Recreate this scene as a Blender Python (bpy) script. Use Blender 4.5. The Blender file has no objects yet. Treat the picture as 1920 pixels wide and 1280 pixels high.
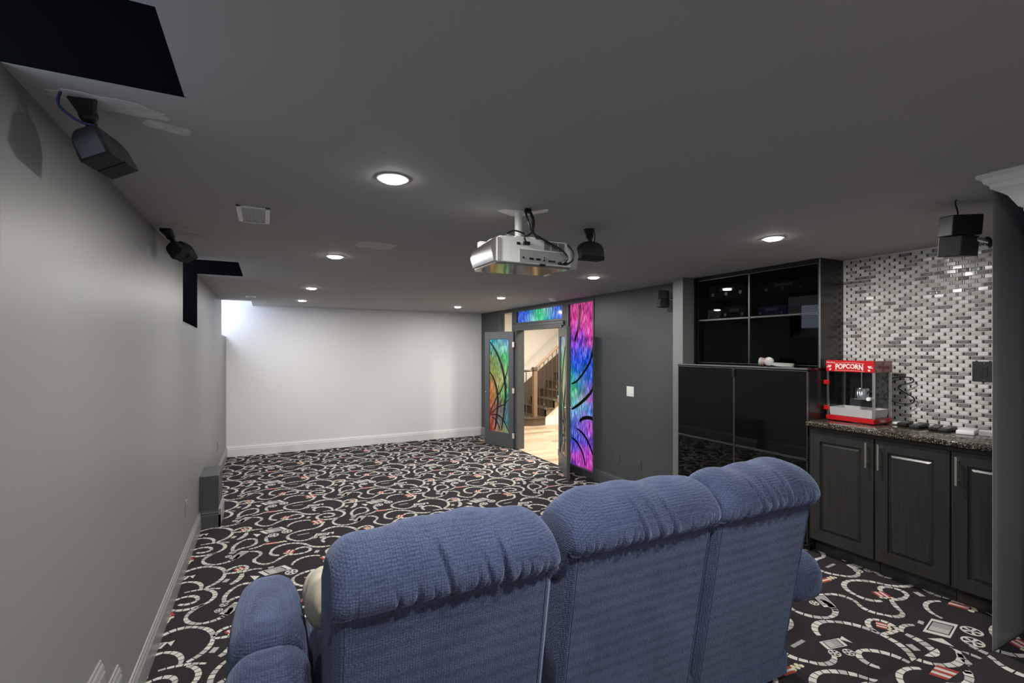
import bpy, bmesh, math, random
from mathutils import Vector, Matrix
random.seed(7)
scene = bpy.context.scene
COL = scene.collection
PI = math.pi

# ------------------------------------------------------------------ camera, world, exposure
EYE = 1.742
YAW = math.atan(460 / 910)
cam_d = bpy.data.cameras.new('camera')
cam = bpy.data.objects.new('camera', cam_d)
COL.objects.link(cam)
cam.location = (0, 0, EYE)
cam.rotation_euler = (PI / 2, 0, -YAW)
cam_d.sensor_width = 36
cam_d.lens = 910 / 1920 * 36
cam_d.shift_y = 13 / 1920
cam_d.clip_start = 0.02
scene.camera = cam

world = bpy.data.worlds.new('world')
scene.world = world
world.use_nodes = True
bg = world.node_tree.nodes['Background']
bg.inputs[0].default_value = (0.55, 0.7, 1.0, 1)
bg.inputs[1].default_value = 1.0

scene.view_settings.view_transform = 'Standard'
scene.view_settings.look = 'None'
scene.view_settings.gamma = 1
scene.view_settings.use_curve_mapping = False
scene.view_settings.exposure = 0.12

CEIL = 2.44
LAMP_W = 20.0         # each recessed downlight
LAMP_COL = (1.0, 0.965, 0.92)
DOME_E = 45.0          # the frosted dome of each downlight
HALL_W = 62.0
WINDOW_E = 3.2
XL, XR, YF = -0.58, 3.86, 9.0
Z1, ZS, Z2 = 0.25, 0.36, 0.468      # sofa tier, step, rear tier

# ------------------------------------------------------------------ materials
def new_mat(name):
    m = bpy.data.materials.new(name)
    m.use_nodes = True
    nt = m.node_tree
    for n in list(nt.nodes):
        nt.nodes.remove(n)
    out = nt.nodes.new('ShaderNodeOutputMaterial')
    return m, nt, out

def link(nt, a, b):
    nt.links.new(a, b)

def mat(name, col, rough=0.5, metal=0.0, spec=0.5, var=0.0, vscale=8.0, bump=0.0, bscale=200.0, coat=0.0,
        stretch=None, emit=None, estr=0.0):
    m, nt, out = new_mat(name)
    p = nt.nodes.new('ShaderNodeBsdfPrincipled')
    p.inputs['Base Color'].default_value = (*col, 1)
    p.inputs['Roughness'].default_value = rough
    p.inputs['Metallic'].default_value = metal
    p.inputs['Specular IOR Level'].default_value = spec
    p.inputs['Coat Weight'].default_value = coat
    if emit:
        p.inputs['Emission Color'].default_value = (*emit, 1)
        p.inputs['Emission Strength'].default_value = estr
    tc = nt.nodes.new('ShaderNodeTexCoord')
    src = tc.outputs['Object']
    if stretch:
        mp = nt.nodes.new('ShaderNodeMapping')
        mp.inputs['Scale'].default_value = stretch
        link(nt, src, mp.inputs['Vector'])
        src = mp.outputs['Vector']
    if var > 0:
        nz = nt.nodes.new('ShaderNodeTexNoise')
        nz.inputs['Scale'].default_value = vscale
        nz.inputs['Detail'].default_value = 5
        link(nt, src, nz.inputs['Vector'])
        mx = nt.nodes.new('ShaderNodeMix')
        mx.data_type = 'RGBA'
        mx.inputs[6].default_value = (*[c * (1 - var) for c in col], 1)
        mx.inputs[7].default_value = (*[min(1, c * (1 + var)) for c in col], 1)
        link(nt, nz.outputs['Fac'], mx.inputs[0])
        link(nt, mx.outputs[2], p.inputs['Base Color'])
    if bump > 0:
        nb = nt.nodes.new('ShaderNodeTexNoise')
        nb.inputs['Scale'].default_value = bscale
        nb.inputs['Detail'].default_value = 3
        link(nt, src, nb.inputs['Vector'])
        b = nt.nodes.new('ShaderNodeBump')
        b.inputs['Strength'].default_value = bump
        b.inputs['Distance'].default_value = 0.002
        link(nt, nb.outputs['Fac'], b.inputs['Height'])
        link(nt, b.outputs['Normal'], p.inputs['Normal'])
    link(nt, p.outputs[0], out.inputs[0])
    return m

def emit_mat(name, col, strength):
    m, nt, out = new_mat(name)
    e = nt.nodes.new('ShaderNodeEmission')
    e.inputs[0].default_value = (*col, 1)
    e.inputs[1].default_value = strength
    link(nt, e.outputs[0], out.inputs[0])
    return m

def glass_mat(name, tint, gloss_rough=0.02, ior=1.45):
    """thin pane: fresnel reflection over a tinted see-through"""
    m, nt, out = new_mat(name)
    t = nt.nodes.new('ShaderNodeBsdfTransparent')
    t.inputs[0].default_value = (*tint, 1)
    g = nt.nodes.new('ShaderNodeBsdfGlossy')
    g.inputs['Roughness'].default_value = gloss_rough
    f = nt.nodes.new('ShaderNodeFresnel')
    f.inputs[0].default_value = ior
    mx = nt.nodes.new('ShaderNodeMixShader')
    ge = nt.nodes.new('ShaderNodeNewGeometry')
    k = nt.nodes.new('ShaderNodeMath'); k.operation = 'SUBTRACT'; k.use_clamp = True
    link(nt, f.outputs[0], k.inputs[0]); link(nt, ge.outputs['Backfacing'], k.inputs[1])
    link(nt, k.outputs[0], mx.inputs[0])
    link(nt, t.outputs[0], mx.inputs[1])
    link(nt, g.outputs[0], mx.inputs[2])
    link(nt, mx.outputs[0], out.inputs[0])
    return m

def fabric_mat(name, dark, light, scale=105.0):
    m, nt, out = new_mat(name)
    p = nt.nodes.new('ShaderNodeBsdfPrincipled')
    p.inputs['Roughness'].default_value = 0.85
    p.inputs['Specular IOR Level'].default_value = 0.15
    p.inputs['Sheen Weight'].default_value = 0.35
    p.inputs['Sheen Roughness'].default_value = 0.4
    p.inputs['Sheen Tint'].default_value = (0.6, 0.72, 1, 1)
    tc = nt.nodes.new('ShaderNodeTexCoord')
    vo = nt.nodes.new('ShaderNodeTexVoronoi')
    vo.inputs['Scale'].default_value = scale
    vo.inputs['Randomness'].default_value = 0.35
    link(nt, tc.outputs['Object'], vo.inputs['Vector'])
    nz = nt.nodes.new('ShaderNodeTexNoise')
    nz.inputs['Scale'].default_value = 5
    nz.inputs['Detail'].default_value = 3
    link(nt, tc.outputs['Object'], nz.inputs['Vector'])
    fz = nt.nodes.new('ShaderNodeTexNoise')
    fz.inputs['Scale'].default_value = 420
    link(nt, tc.outputs['Object'], fz.inputs['Vector'])
    a = nt.nodes.new('ShaderNodeMath'); a.operation = 'MULTIPLY_ADD'
    link(nt, vo.outputs['Distance'], a.inputs[0]); a.inputs[1].default_value = -0.75
    b = nt.nodes.new('ShaderNodeMath'); b.operation = 'MULTIPLY_ADD'
    link(nt, nz.outputs['Fac'], b.inputs[0]); b.inputs[1].default_value = 0.55; b.inputs[2].default_value = 0.25
    link(nt, b.outputs[0], a.inputs[2])
    c = nt.nodes.new('ShaderNodeMath'); c.operation = 'MULTIPLY_ADD'; c.use_clamp = True
    link(nt, fz.outputs['Fac'], c.inputs[0]); c.inputs[1].default_value = 0.6
    link(nt, a.outputs[0], c.inputs[2])
    mx = nt.nodes.new('ShaderNodeMix'); mx.data_type = 'RGBA'
    mx.inputs[6].default_value = (*dark, 1); mx.inputs[7].default_value = (*light, 1)
    link(nt, c.outputs[0], mx.inputs[0])
    link(nt, mx.outputs[2], p.inputs['Base Color'])
    bp = nt.nodes.new('ShaderNodeBump')
    bp.inputs['Strength'].default_value = 0.7
    bp.inputs['Distance'].default_value = 0.004
    bp.invert = True
    link(nt, vo.outputs['Distance'], bp.inputs['Height'])
    link(nt, bp.outputs[0], p.inputs['Normal'])
    link(nt, p.outputs[0], out.inputs[0])
    return m

def pile_mat(name, dark, light):
    m, nt, out = new_mat(name)
    N = nt.nodes
    geo = N.new('ShaderNodeNewGeometry')
    pile = N.new('ShaderNodeTexNoise'); pile.inputs['Scale'].default_value = 260; pile.inputs['Detail'].default_value = 2
    link(nt, geo.outputs['Position'], pile.inputs['Vector'])
    mx = N.new('ShaderNodeMix'); mx.data_type = 'RGBA'
    mx.inputs[6].default_value = (*dark, 1); mx.inputs[7].default_value = (*light, 1)
    link(nt, pile.outputs['Fac'], mx.inputs[0])
    p = N.new('ShaderNodeBsdfPrincipled')
    p.inputs['Roughness'].default_value = 0.95
    p.inputs['Specular IOR Level'].default_value = 0.1
    link(nt, mx.outputs[2], p.inputs['Base Color'])
    bp = N.new('ShaderNodeBump'); bp.inputs['Strength'].default_value = 0.5; bp.inputs['Distance'].default_value = 0.004
    link(nt, pile.outputs['Fac'], bp.inputs['Height']); link(nt, bp.outputs[0], p.inputs['Normal'])
    link(nt, p.outputs[0], out.inputs[0])
    return m

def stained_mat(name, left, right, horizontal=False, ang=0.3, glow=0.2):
    """hand-streaked stained glass; two colour columns blended across the width"""
    m, nt, out = new_mat(name)
    N = nt.nodes
    tc = N.new('ShaderNodeTexCoord')
    sp = N.new('ShaderNodeSeparateXYZ'); link(nt, tc.outputs['Generated'], sp.inputs[0])
    nz = N.new('ShaderNodeTexNoise'); nz.inputs['Scale'].default_value = 5; nz.inputs['Detail'].default_value = 3
    link(nt, tc.outputs['Object'], nz.inputs['Vector'])
    def M(op, a, b, c=None):
        n = N.new('ShaderNodeMath'); n.operation = op
        for i, s in enumerate((a, b, c)):
            if s is None: continue
            if isinstance(s, (int, float)): n.inputs[i].default_value = s
            else: link(nt, s, n.inputs[i])
        return n.outputs[0]
    mp = N.new('ShaderNodeMapping')
    mp.inputs['Rotation'].default_value = (0, ang, 0)
    mp.inputs['Scale'].default_value = (130, 1, 8)
    link(nt, tc.outputs['Object'], mp.inputs['Vector'])
    st = N.new('ShaderNodeTexNoise'); st.inputs['Scale'].default_value = 1; st.inputs['Detail'].default_value = 4
    st.inputs['Distortion'].default_value = 0.5
    link(nt, mp.outputs[0], st.inputs['Vector'])
    wob = M('MULTIPLY_ADD', nz.outputs['Fac'], 0.20, -0.10)
    wob2 = M('MULTIPLY_ADD', st.outputs['Fac'], 0.14, -0.07)
    main = sp.outputs[0] if horizontal else sp.outputs[2]
    v = M('ADD', M('ADD', main, wob), wob2)
    def ramp(stops):
        r = N.new('ShaderNodeValToRGB')
        while len(r.color_ramp.elements) < len(stops):
            r.color_ramp.elements.new(0.5)
        for e, (pos, c) in zip(r.color_ramp.elements, stops):
            e.position = pos; e.color = (*c, 1)
        link(nt, v, r.inputs[0])
        return r.outputs[0]
    a = ramp(left); b = ramp(right)
    mx = N.new('ShaderNodeMix'); mx.data_type = 'RGBA'
    u = M('ADD', sp.outputs[2] if horizontal else sp.outputs[0], M('MULTIPLY', wob2, 3.0))
    link(nt, u, mx.inputs[0]); link(nt, a, mx.inputs[6]); link(nt, b, mx.inputs[7])
    lr = N.new('ShaderNodeValToRGB')
    lr.color_ramp.elements[0].position = 0.38; lr.color_ramp.elements[0].color = (0.16, 0.16, 0.16, 1)
    lr.color_ramp.elements[1].position = 0.54; lr.color_ramp.elements[1].color = (1, 1, 1, 1)
    link(nt, st.outputs['Fac'], lr.inputs[0])
    mul = N.new('ShaderNodeMix'); mul.data_type = 'RGBA'; mul.blend_type = 'MULTIPLY'; mul.inputs[0].default_value = 1
    link(nt, mx.outputs[2], mul.inputs[6]); link(nt, lr.outputs[0], mul.inputs[7])
    wr = N.new('ShaderNodeValToRGB')
    wr.color_ramp.elements[0].position = 0.54; wr.color_ramp.elements[0].color = (0, 0, 0, 1)
    wr.color_ramp.elements[1].position = 0.66; wr.color_ramp.elements[1].color = (0.7, 0.7, 0.7, 1)
    link(nt, st.outputs['Fac'], wr.inputs[0])
    wm = N.new('ShaderNodeMix'); wm.data_type = 'RGBA'
    link(nt, wr.outputs[0], wm.inputs[0]); link(nt, mul.outputs[2], wm.inputs[6]); wm.inputs[7].default_value = (0.85, 0.95, 1, 1)
    tr = N.new('ShaderNodeBsdfTranslucent'); df = N.new('ShaderNodeBsdfDiffuse')
    gl = N.new('ShaderNodeBsdfGlossy'); gl.inputs['Roughness'].default_value = 0.08
    link(nt, wm.outputs[2], tr.inputs[0]); link(nt, wm.outputs[2], df.inputs[0])
    s1 = N.new('ShaderNodeMixShader'); s1.inputs[0].default_value = 0.30
    link(nt, tr.outputs[0], s1.inputs[1]); link(nt, df.outputs[0], s1.inputs[2])
    fr = N.new('ShaderNodeFresnel'); fr.inputs[0].default_value = 1.4
    ge = N.new('ShaderNodeNewGeometry')
    k = N.new('ShaderNodeMath'); k.operation = 'SUBTRACT'; k.use_clamp = True
    link(nt, fr.outputs[0], k.inputs[0]); link(nt, ge.outputs['Backfacing'], k.inputs[1])
    s2 = N.new('ShaderNodeMixShader'); link(nt, k.outputs[0], s2.inputs[0])
    link(nt, s1.outputs[0], s2.inputs[1]); link(nt, gl.outputs[0], s2.inputs[2])
    em = N.new('ShaderNodeEmission'); em.inputs[1].default_value = glow; link(nt, wm.outputs[2], em.inputs[0])  # added self-glow standing in for backlight from the hall
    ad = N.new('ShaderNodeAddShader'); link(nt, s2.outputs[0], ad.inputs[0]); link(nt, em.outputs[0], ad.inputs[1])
    link(nt, ad.outputs[0], out.inputs[0])
    return m

def granite_mat():
    m, nt, out = new_mat('granite')
    N = nt.nodes
    tc = N.new('ShaderNodeTexCoord')
    v = N.new('ShaderNodeTexVoronoi'); v.inputs['Scale'].default_value = 190
    link(nt, tc.outputs['Object'], v.inputs['Vector'])
    r = N.new('ShaderNodeValToRGB'); r.color_ramp.interpolation = 'CONSTANT'
    cols = [(0, (0.010, 0.009, 0.008)), (0.34, (0.030, 0.024, 0.018)), (0.58, (0.075, 0.058, 0.038)), (0.78, (0.16, 0.13, 0.09)), (0.92, (0.30, 0.27, 0.20))]
    while len(r.color_ramp.elements) < len(cols): r.color_ramp.elements.new(0.5)
    for e, (p_, c) in zip(r.color_ramp.elements, cols):
        e.position = p_; e.color = (*c, 1)
    sp = N.new('ShaderNodeSeparateColor'); link(nt, v.outputs['Color'], sp.inputs[0])
    link(nt, sp.outputs[0], r.inputs[0])
    p = N.new('ShaderNodeBsdfPrincipled'); p.inputs['Roughness'].default_value = 0.06
    link(nt, r.outputs[0], p.inputs['Base Color']); link(nt, p.outputs[0], out.inputs[0])
    return m

MT = {}
MT['wall_grey'] = mat('grey_wall_paint', (0.19, 0.189, 0.187), 0.42, spec=0.45, var=0.03, vscale=1.5, bump=0.05, bscale=350)
MT['wall_slate'] = mat('slate_wall_paint', (0.066, 0.071, 0.076), 0.45, spec=0.4, var=0.03, vscale=1.5, bump=0.05, bscale=350)
MT['wall_white'] = mat('white_screen_paint', (0.80, 0.79, 0.80), 0.75, spec=0.2, bump=0.03, bscale=350)
MT['ceiling'] = mat('dark_grey_ceiling_paint', (0.42, 0.415, 0.41), 0.8, spec=0.2, var=0.03, vscale=1.2, bump=0.05, bscale=300)
MT['patch'] = mat('filler_patch', (0.62, 0.61, 0.60), 0.9, spec=0.1, var=0.25, vscale=30)
MT['black_paint'] = mat('black_reveal_paint', (0.0028, 0.003, 0.004), 0.8, spec=0.05)
MT['grey_sill'] = mat('grey_sill_paint', (0.3, 0.3, 0.3), 0.6)
MT['base_white'] = mat('white_trim', (0.80, 0.80, 0.79), 0.45)
MT['base_grey'] = mat('grey_trim', (0.23, 0.23, 0.228), 0.35)
MT['base_slate'] = mat('slate_trim', (0.075, 0.079, 0.084), 0.35)
MT['door_grey'] = mat('slate_door_paint', (0.085, 0.09, 0.096), 0.35)
MT['crown'] = mat('crown_paint', (0.86, 0.86, 0.87), 0.5)
MT['carpet'] = pile_mat('carpet_ground', (0.012, 0.0105, 0.013), (0.046, 0.040, 0.045))
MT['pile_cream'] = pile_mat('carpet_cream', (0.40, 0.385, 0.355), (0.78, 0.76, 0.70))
MT['pile_darker'] = pile_mat('carpet_darker_cream', (0.26, 0.25, 0.235), (0.60, 0.58, 0.54))  # darker cream woven into random film frames and small motifs
MT['pile_grey'] = pile_mat('carpet_grey', (0.17, 0.17, 0.165), (0.44, 0.44, 0.42))
MT['pile_red'] = pile_mat('carpet_red', (0.24, 0.03, 0.028), (0.50, 0.10, 0.08))
MT['pile_yellow'] = pile_mat('carpet_popcorn', (0.46, 0.40, 0.27), (0.80, 0.72, 0.54))
MT['sofa'] = fabric_mat('blue_chenille', (0.013, 0.019, 0.040), (0.088, 0.120, 0.220), 135.0)
MT['sofa_dark'] = fabric_mat('blue_chenille_dark', (0.011, 0.016, 0.034), (0.066, 0.09, 0.165), 135.0)  # darker copy of the sofa cloth, used for the seams
MT['beige'] = mat('beige_cloth', (0.46, 0.42, 0.34), 0.9, var=0.15, vscale=20)
MT['black'] = mat('black_plastic', (0.010, 0.010, 0.011), 0.55, spec=0.3)
MT['black_soft'] = mat('black_grille_cloth', (0.006, 0.006, 0.007), 0.9)
MT['charcoal'] = mat('charcoal_plastic', (0.024, 0.024, 0.026), 0.5, spec=0.35)
MT['cable'] = mat('black_cable', (0.01, 0.01, 0.011), 0.4)
MT['blue_cable'] = mat('blue_cable', (0.01, 0.03, 0.10), 0.4)
MT['white_plastic'] = mat('white_plastic', (0.84, 0.84, 0.82), 0.4)
MT['grey_plastic'] = mat('grey_plastic', (0.33, 0.33, 0.32), 0.45)
MT['silver'] = mat('brushed_silver', (0.72, 0.71, 0.69), 0.28, metal=1.0, bump=0.05, bscale=60, stretch=(1, 1, 30))
MT['mirror_base'] = mat('polished_projector_base', (0.55, 0.54, 0.53), 0.10, metal=0.9)
MT['chrome'] = mat('chrome', (0.78, 0.78, 0.78), 0.12, metal=1.0)
MT['nickel'] = mat('brushed_nickel', (0.70, 0.68, 0.63), 0.3, metal=1.0)
MT['alu'] = mat('aluminium_edge', (0.34, 0.34, 0.335), 0.35, metal=1.0)
MT['brass'] = mat('pale_hinge_metal', (0.78, 0.75, 0.62), 0.3, metal=0.4)
MT['gloss_black'] = mat('gloss_black_acrylic', (0.003, 0.003, 0.0035), 0.03, spec=0.45)
MT['tint_glass'] = glass_mat('smoked_glass', (0.45, 0.45, 0.47), 0.01, 1.35)
MT['clear_glass'] = glass_mat('clear_glass', (0.93, 0.94, 0.95), 0.01, 1.35)
MT['wenge'] = mat('dark_laminate', (0.026, 0.0245, 0.023), 0.30, var=0.45, vscale=6, stretch=(14, 14, 0.5), bump=0.1, bscale=30)
MT['wenge_side'] = mat('dark_cabinet_side', (0.016, 0.014, 0.013), 0.22, var=0.2, vscale=5)
MT['granite'] = granite_mat()
MT['red'] = mat('red_enamel', (0.50, 0.010, 0.014), 0.2, coat=0.4)
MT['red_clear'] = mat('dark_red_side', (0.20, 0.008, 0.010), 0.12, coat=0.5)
MT['print_white'] = mat('white_print', (0.80, 0.78, 0.72), 0.5)
MT['tray'] = mat('white_tray', (0.66, 0.64, 0.61), 0.4)
MT['steel'] = mat('kettle_steel', (0.72, 0.72, 0.72), 0.15, metal=1.0)
MT['grout'] = mat('pale_grout', (0.74, 0.73, 0.69), 0.7)
MT['tile_pale'] = mat('pale_stone_tile', (0.70, 0.69, 0.64), 0.16, var=0.18, vscale=60, stretch=(1, 1, 4))
MT['tile_beige'] = mat('beige_stone_tile', (0.58, 0.55, 0.49), 0.18, var=0.25, vscale=60, stretch=(1, 1, 5))
MT['tile_white'] = mat('white_glass_tile', (0.78, 0.78, 0.755), 0.07, var=0.06, vscale=50)
MT['tile_grey'] = mat('grey_glass_tile', (0.40, 0.39, 0.37), 0.10, var=0.5, vscale=45, stretch=(1, 2, 2.2))
MT['tile_wave'] = mat('rippled_glass_tile', (0.23, 0.22, 0.21), 0.06, var=0.85, vscale=28, stretch=(1, 1.5, 4), bump=0.6, bscale=60)
MT['chip'] = mat('dark_metal_chip', (0.075, 0.066, 0.056), 0.25, metal=0.6)
MT['oak'] = mat('oak_plank', (0.50, 0.38, 0.255), 0.5, var=0.35, vscale=5, stretch=(0.6, 9, 9))
MT['oak_b'] = mat('oak_plank_pale', (0.56, 0.45, 0.32), 0.5, var=0.3, vscale=5, stretch=(0.6, 9, 9))
MT['oak_c'] = mat('oak_plank_brown', (0.36, 0.26, 0.165), 0.5, var=0.4, vscale=5, stretch=(0.6, 9, 9))
MT['stair'] = mat('stained_stair_wood', (0.105, 0.075, 0.052), 0.4, var=0.25, vscale=7, stretch=(1, 1, 6))
MT['stair_light'] = mat('newel_wood', (0.22, 0.145, 0.09), 0.4, var=0.25, vscale=7, stretch=(6, 6, 0.8))
MT['iron'] = mat('baluster_iron', (0.055, 0.045, 0.036), 0.5)
MT['cream'] = mat('cream_hall_paint', (0.76, 0.72, 0.64), 0.7)
MT['lead'] = mat('black_lead_line', (0.006, 0.006, 0.008), 0.4)
MT['dome'] = emit_mat('lit_diffuser', LAMP_COL, DOME_E)
MT['hall_dome'] = emit_mat('lit_hall_diffuser', LAMP_COL, 12)
MT['daylight'] = emit_mat('daylit_pane', (0.62, 0.76, 1.0), WINDOW_E)
MT['daylight_open'] = emit_mat('daylit_open_pane', (0.68, 0.80, 1.0), WINDOW_E * 3)
MT['pink'] = mat('pink_pad', (0.50, 0.30, 0.31), 0.5)
MT['sage'] = mat('pale_grey_shell', (0.36, 0.375, 0.35), 0.4)
MT['blue_gear'] = mat('blue_case', (0.03, 0.06, 0.20), 0.4)
MT['led'] = emit_mat('lit_display', (0.8, 0.9, 1.0), 2.5)

PINK = (1.0, 0.10, 0.62); MAG = (0.85, 0.12, 0.92); PUR = (0.36, 0.12, 0.95); BLU = (0.02, 0.15, 1.0); LBL = (0.10, 0.36, 1.0)
TEAL = (0.02, 0.60, 0.72); GRN = (0.02, 0.88, 0.36); ICE = (0.50, 0.98, 1.0)
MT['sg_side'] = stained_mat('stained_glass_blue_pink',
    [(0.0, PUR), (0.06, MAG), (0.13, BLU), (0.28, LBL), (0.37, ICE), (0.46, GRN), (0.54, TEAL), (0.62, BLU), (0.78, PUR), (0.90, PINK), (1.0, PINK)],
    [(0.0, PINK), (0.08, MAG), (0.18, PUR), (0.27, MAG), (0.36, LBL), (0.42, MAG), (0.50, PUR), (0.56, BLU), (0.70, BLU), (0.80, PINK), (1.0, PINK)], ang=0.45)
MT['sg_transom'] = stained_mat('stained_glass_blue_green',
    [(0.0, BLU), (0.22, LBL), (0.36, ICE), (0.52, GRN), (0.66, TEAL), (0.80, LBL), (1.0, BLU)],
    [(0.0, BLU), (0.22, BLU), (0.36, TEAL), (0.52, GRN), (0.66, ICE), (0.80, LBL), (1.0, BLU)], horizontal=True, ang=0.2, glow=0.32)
RED = (0.72, 0.10, 0.03); ORG = (0.86, 0.32, 0.06); OLV = (0.50, 0.44, 0.07); OLG = (0.28, 0.36, 0.09); PGR = (0.62, 0.85, 0.48)
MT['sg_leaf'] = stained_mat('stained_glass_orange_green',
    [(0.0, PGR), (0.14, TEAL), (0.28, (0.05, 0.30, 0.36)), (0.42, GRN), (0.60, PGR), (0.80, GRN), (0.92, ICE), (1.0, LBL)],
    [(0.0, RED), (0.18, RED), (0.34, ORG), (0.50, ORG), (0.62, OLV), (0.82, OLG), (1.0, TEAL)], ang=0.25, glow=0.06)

# ------------------------------------------------------------------ mesh helpers
def box(bm, x0, x1, y0, y1, z0, z1):
    v = [bm.verts.new(c) for c in ((x0, y0, z0), (x1, y0, z0), (x1, y1, z0), (x0, y1, z0),
                                   (x0, y0, z1), (x1, y0, z1), (x1, y1, z1), (x0, y1, z1))]
    return [bm.faces.new([v[i] for i in f]) for f in ((3, 2, 1, 0), (4, 5, 6, 7), (0, 1, 5, 4), (1, 2, 6, 5), (2, 3, 7, 6), (3, 0, 4, 7))]

def bevel(bm, r, seg=2):
    bmesh.ops.bevel(bm, geom=bm.edges[:], offset=r, segments=seg, profile=0.5, affect='EDGES')

def ring_faces(bm, a, b):
    n = len(a)
    for i in range(n):
        bm.faces.new((a[i], a[(i + 1) % n], b[(i + 1) % n], b[i]))

def cyl(bm, p0, p1, r, n=16, r2=None):
    p0, p1 = Vector(p0), Vector(p1)
    d = (p1 - p0).normalized()
    a = d.orthogonal().normalized(); b = d.cross(a)
    r2 = r if r2 is None else r2
    ra = [bm.verts.new(p0 + (a * math.cos(2 * PI * i / n) + b * math.sin(2 * PI * i / n)) * r) for i in range(n)]
    rb = [bm.verts.new(p1 + (a * math.cos(2 * PI * i / n) + b * math.sin(2 * PI * i / n)) * r2) for i in range(n)]
    ring_faces(bm, ra, rb)
    bm.faces.new(ra[::-1]); bm.faces.new(rb)

def smooth_pts(pts, k=6):
    pts = [Vector(p) for p in pts]
    res = []
    for i in range(len(pts) - 1):
        p0 = pts[max(i - 1, 0)]; p1 = pts[i]; p2 = pts[i + 1]; p3 = pts[min(i + 2, len(pts) - 1)]
        for j in range(k):
            t = j / k
            res.append(0.5 * ((2 * p1) + (-p0 + p2) * t + (2 * p0 - 5 * p1 + 4 * p2 - p3) * t * t + (-p0 + 3 * p1 - 3 * p2 + p3) * t ** 3))
    res.append(pts[-1])
    return res

def tube(bm, pts, r, n=8, smooth=True):
    pts = smooth_pts(pts) if smooth else [Vector(p) for p in pts]
    prev = None; up = None
    for i, p in enumerate(pts):
        d = (pts[min(i + 1, len(pts) - 1)] - pts[max(i - 1, 0)]).normalized()
        if up is None:
            up = d.orthogonal().normalized()
        up = (up - d * up.dot(d)).normalized()
        b = d.cross(up)
        ring = [bm.verts.new(p + (up * math.cos(2 * PI * k / n) + b * math.sin(2 * PI * k / n)) * r) for k in range(n)]
        if prev: ring_faces(bm, prev, ring)
        else: bm.faces.new(ring[::-1])
        prev = ring
    bm.faces.new(prev)

def prism(bm, poly, axis, lo, hi):
    """extrude 2-D polygon along axis; poly in the other two axes, in order"""
    def p3(a, b, t):
        return {'x': (t, a, b), 'y': (a, t, b), 'z': (a, b, t)}[axis]
    A = [bm.verts.new(p3(a, b, lo)) for a, b in poly]
    B = [bm.verts.new(p3(a, b, hi)) for a, b in poly]
    ring_faces(bm, A, B)
    bm.faces.new(A[::-1]); bm.faces.new(B)

def lathe(bm, prof, n=24, c=(0, 0, 0)):
    prev = None
    for (r, z) in prof:
        ring = [bm.verts.new((c[0] + r * math.cos(2 * PI * i / n), c[1] + r * math.sin(2 * PI * i / n), c[2] + z)) for i in range(n)]
        if prev: ring_faces(bm, prev, ring)
        else: bm.faces.new(ring[::-1])
        prev = ring
    bm.faces.new(prev)

def loft(bm, rings):
    prev = None
    for pts in rings:
        ring = [bm.verts.new(p) for p in pts]
        if prev: ring_faces(bm, prev, ring)
        else: bm.faces.new(ring[::-1])
        prev = ring
    bm.faces.new(prev)

class T:
    """a thing: an Empty at the base; parts are built in the thing's own frame, or in world space with w=True"""
    def __init__(s, name, loc=(0, 0, 0), rot=(0, 0, 0), label=None, cat=None, group=None, kind=None):
        s.o = bpy.data.objects.new(name, None)
        COL.objects.link(s.o)
        s.o.location = loc; s.o.rotation_euler = rot
        s.o.empty_display_size = 0.05
        from mathutils import Euler
        s.M = Matrix.Translation(loc) @ Euler(rot).to_matrix().to_4x4()
        tag(s.o, label, cat, group, kind)

def tag(o, label=None, cat=None, group=None, kind=None):
    if label: o['label'] = label
    if cat: o['category'] = cat
    if group: o['group'] = group
    if kind: o['kind'] = kind
    return o

def obj(name, bm, m, parent=None, smooth=False, world=False, label=None, bev=0, seg=2):
    if bev: bevel(bm, bev, seg)
    bmesh.ops.recalc_face_normals(bm, faces=bm.faces[:])
    me = bpy.data.meshes.new(name)
    bm.to_mesh(me); bm.free()
    if smooth:
        me.polygons.foreach_set('use_smooth', [True] * len(me.polygons))
        if smooth != 'all':
            me.set_sharp_from_angle(angle=math.radians(40))
    o = bpy.data.objects.new(name, me)
    COL.objects.link(o)
    me.materials.append(MT[m] if isinstance(m, str) else m)
    if parent is not None:
        if isinstance(parent, T):
            if world: me.transform(parent.M.inverted())
            o.parent = parent.o
        else:
            o.parent = parent
    if label: o['label'] = label
    return o

def struct(name, bm, m, label, cat, smooth=False, bev=0):
    o = obj(name, bm, m, smooth=smooth, bev=bev)
    return tag(o, label, cat, None, 'structure')

def B():
    return bmesh.new()

def boxes(*bs):
    bm = B()
    for b in bs: box(bm, *b)
    return bm

def dup(root, loc=None, rot=None):
    r = root.copy(); COL.objects.link(r)
    if loc is not None: r.location = loc
    if rot is not None: r.rotation_euler = rot
    for ch in list(root.children):
        c = ch.copy(); COL.objects.link(c); c.parent = r
        for g in list(ch.children):
            d = g.copy(); COL.objects.link(d); d.parent = c
    return r

def text_mesh(s, size, extrude=0.0006, bold=0.0):
    cu = bpy.data.curves.new('lettering', 'FONT')
    cu.body = s; cu.size = size; cu.extrude = extrude; cu.align_x = 'CENTER'; cu.align_y = 'CENTER'; cu.offset = bold
    o = bpy.data.objects.new('lettering', cu); COL.objects.link(o)
    dg = bpy.context.evaluated_depsgraph_get()
    me = bpy.data.meshes.new_from_object(o.evaluated_get(dg))
    bpy.data.objects.remove(o)
    bm = B(); bm.from_mesh(me)
    return bm

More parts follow.
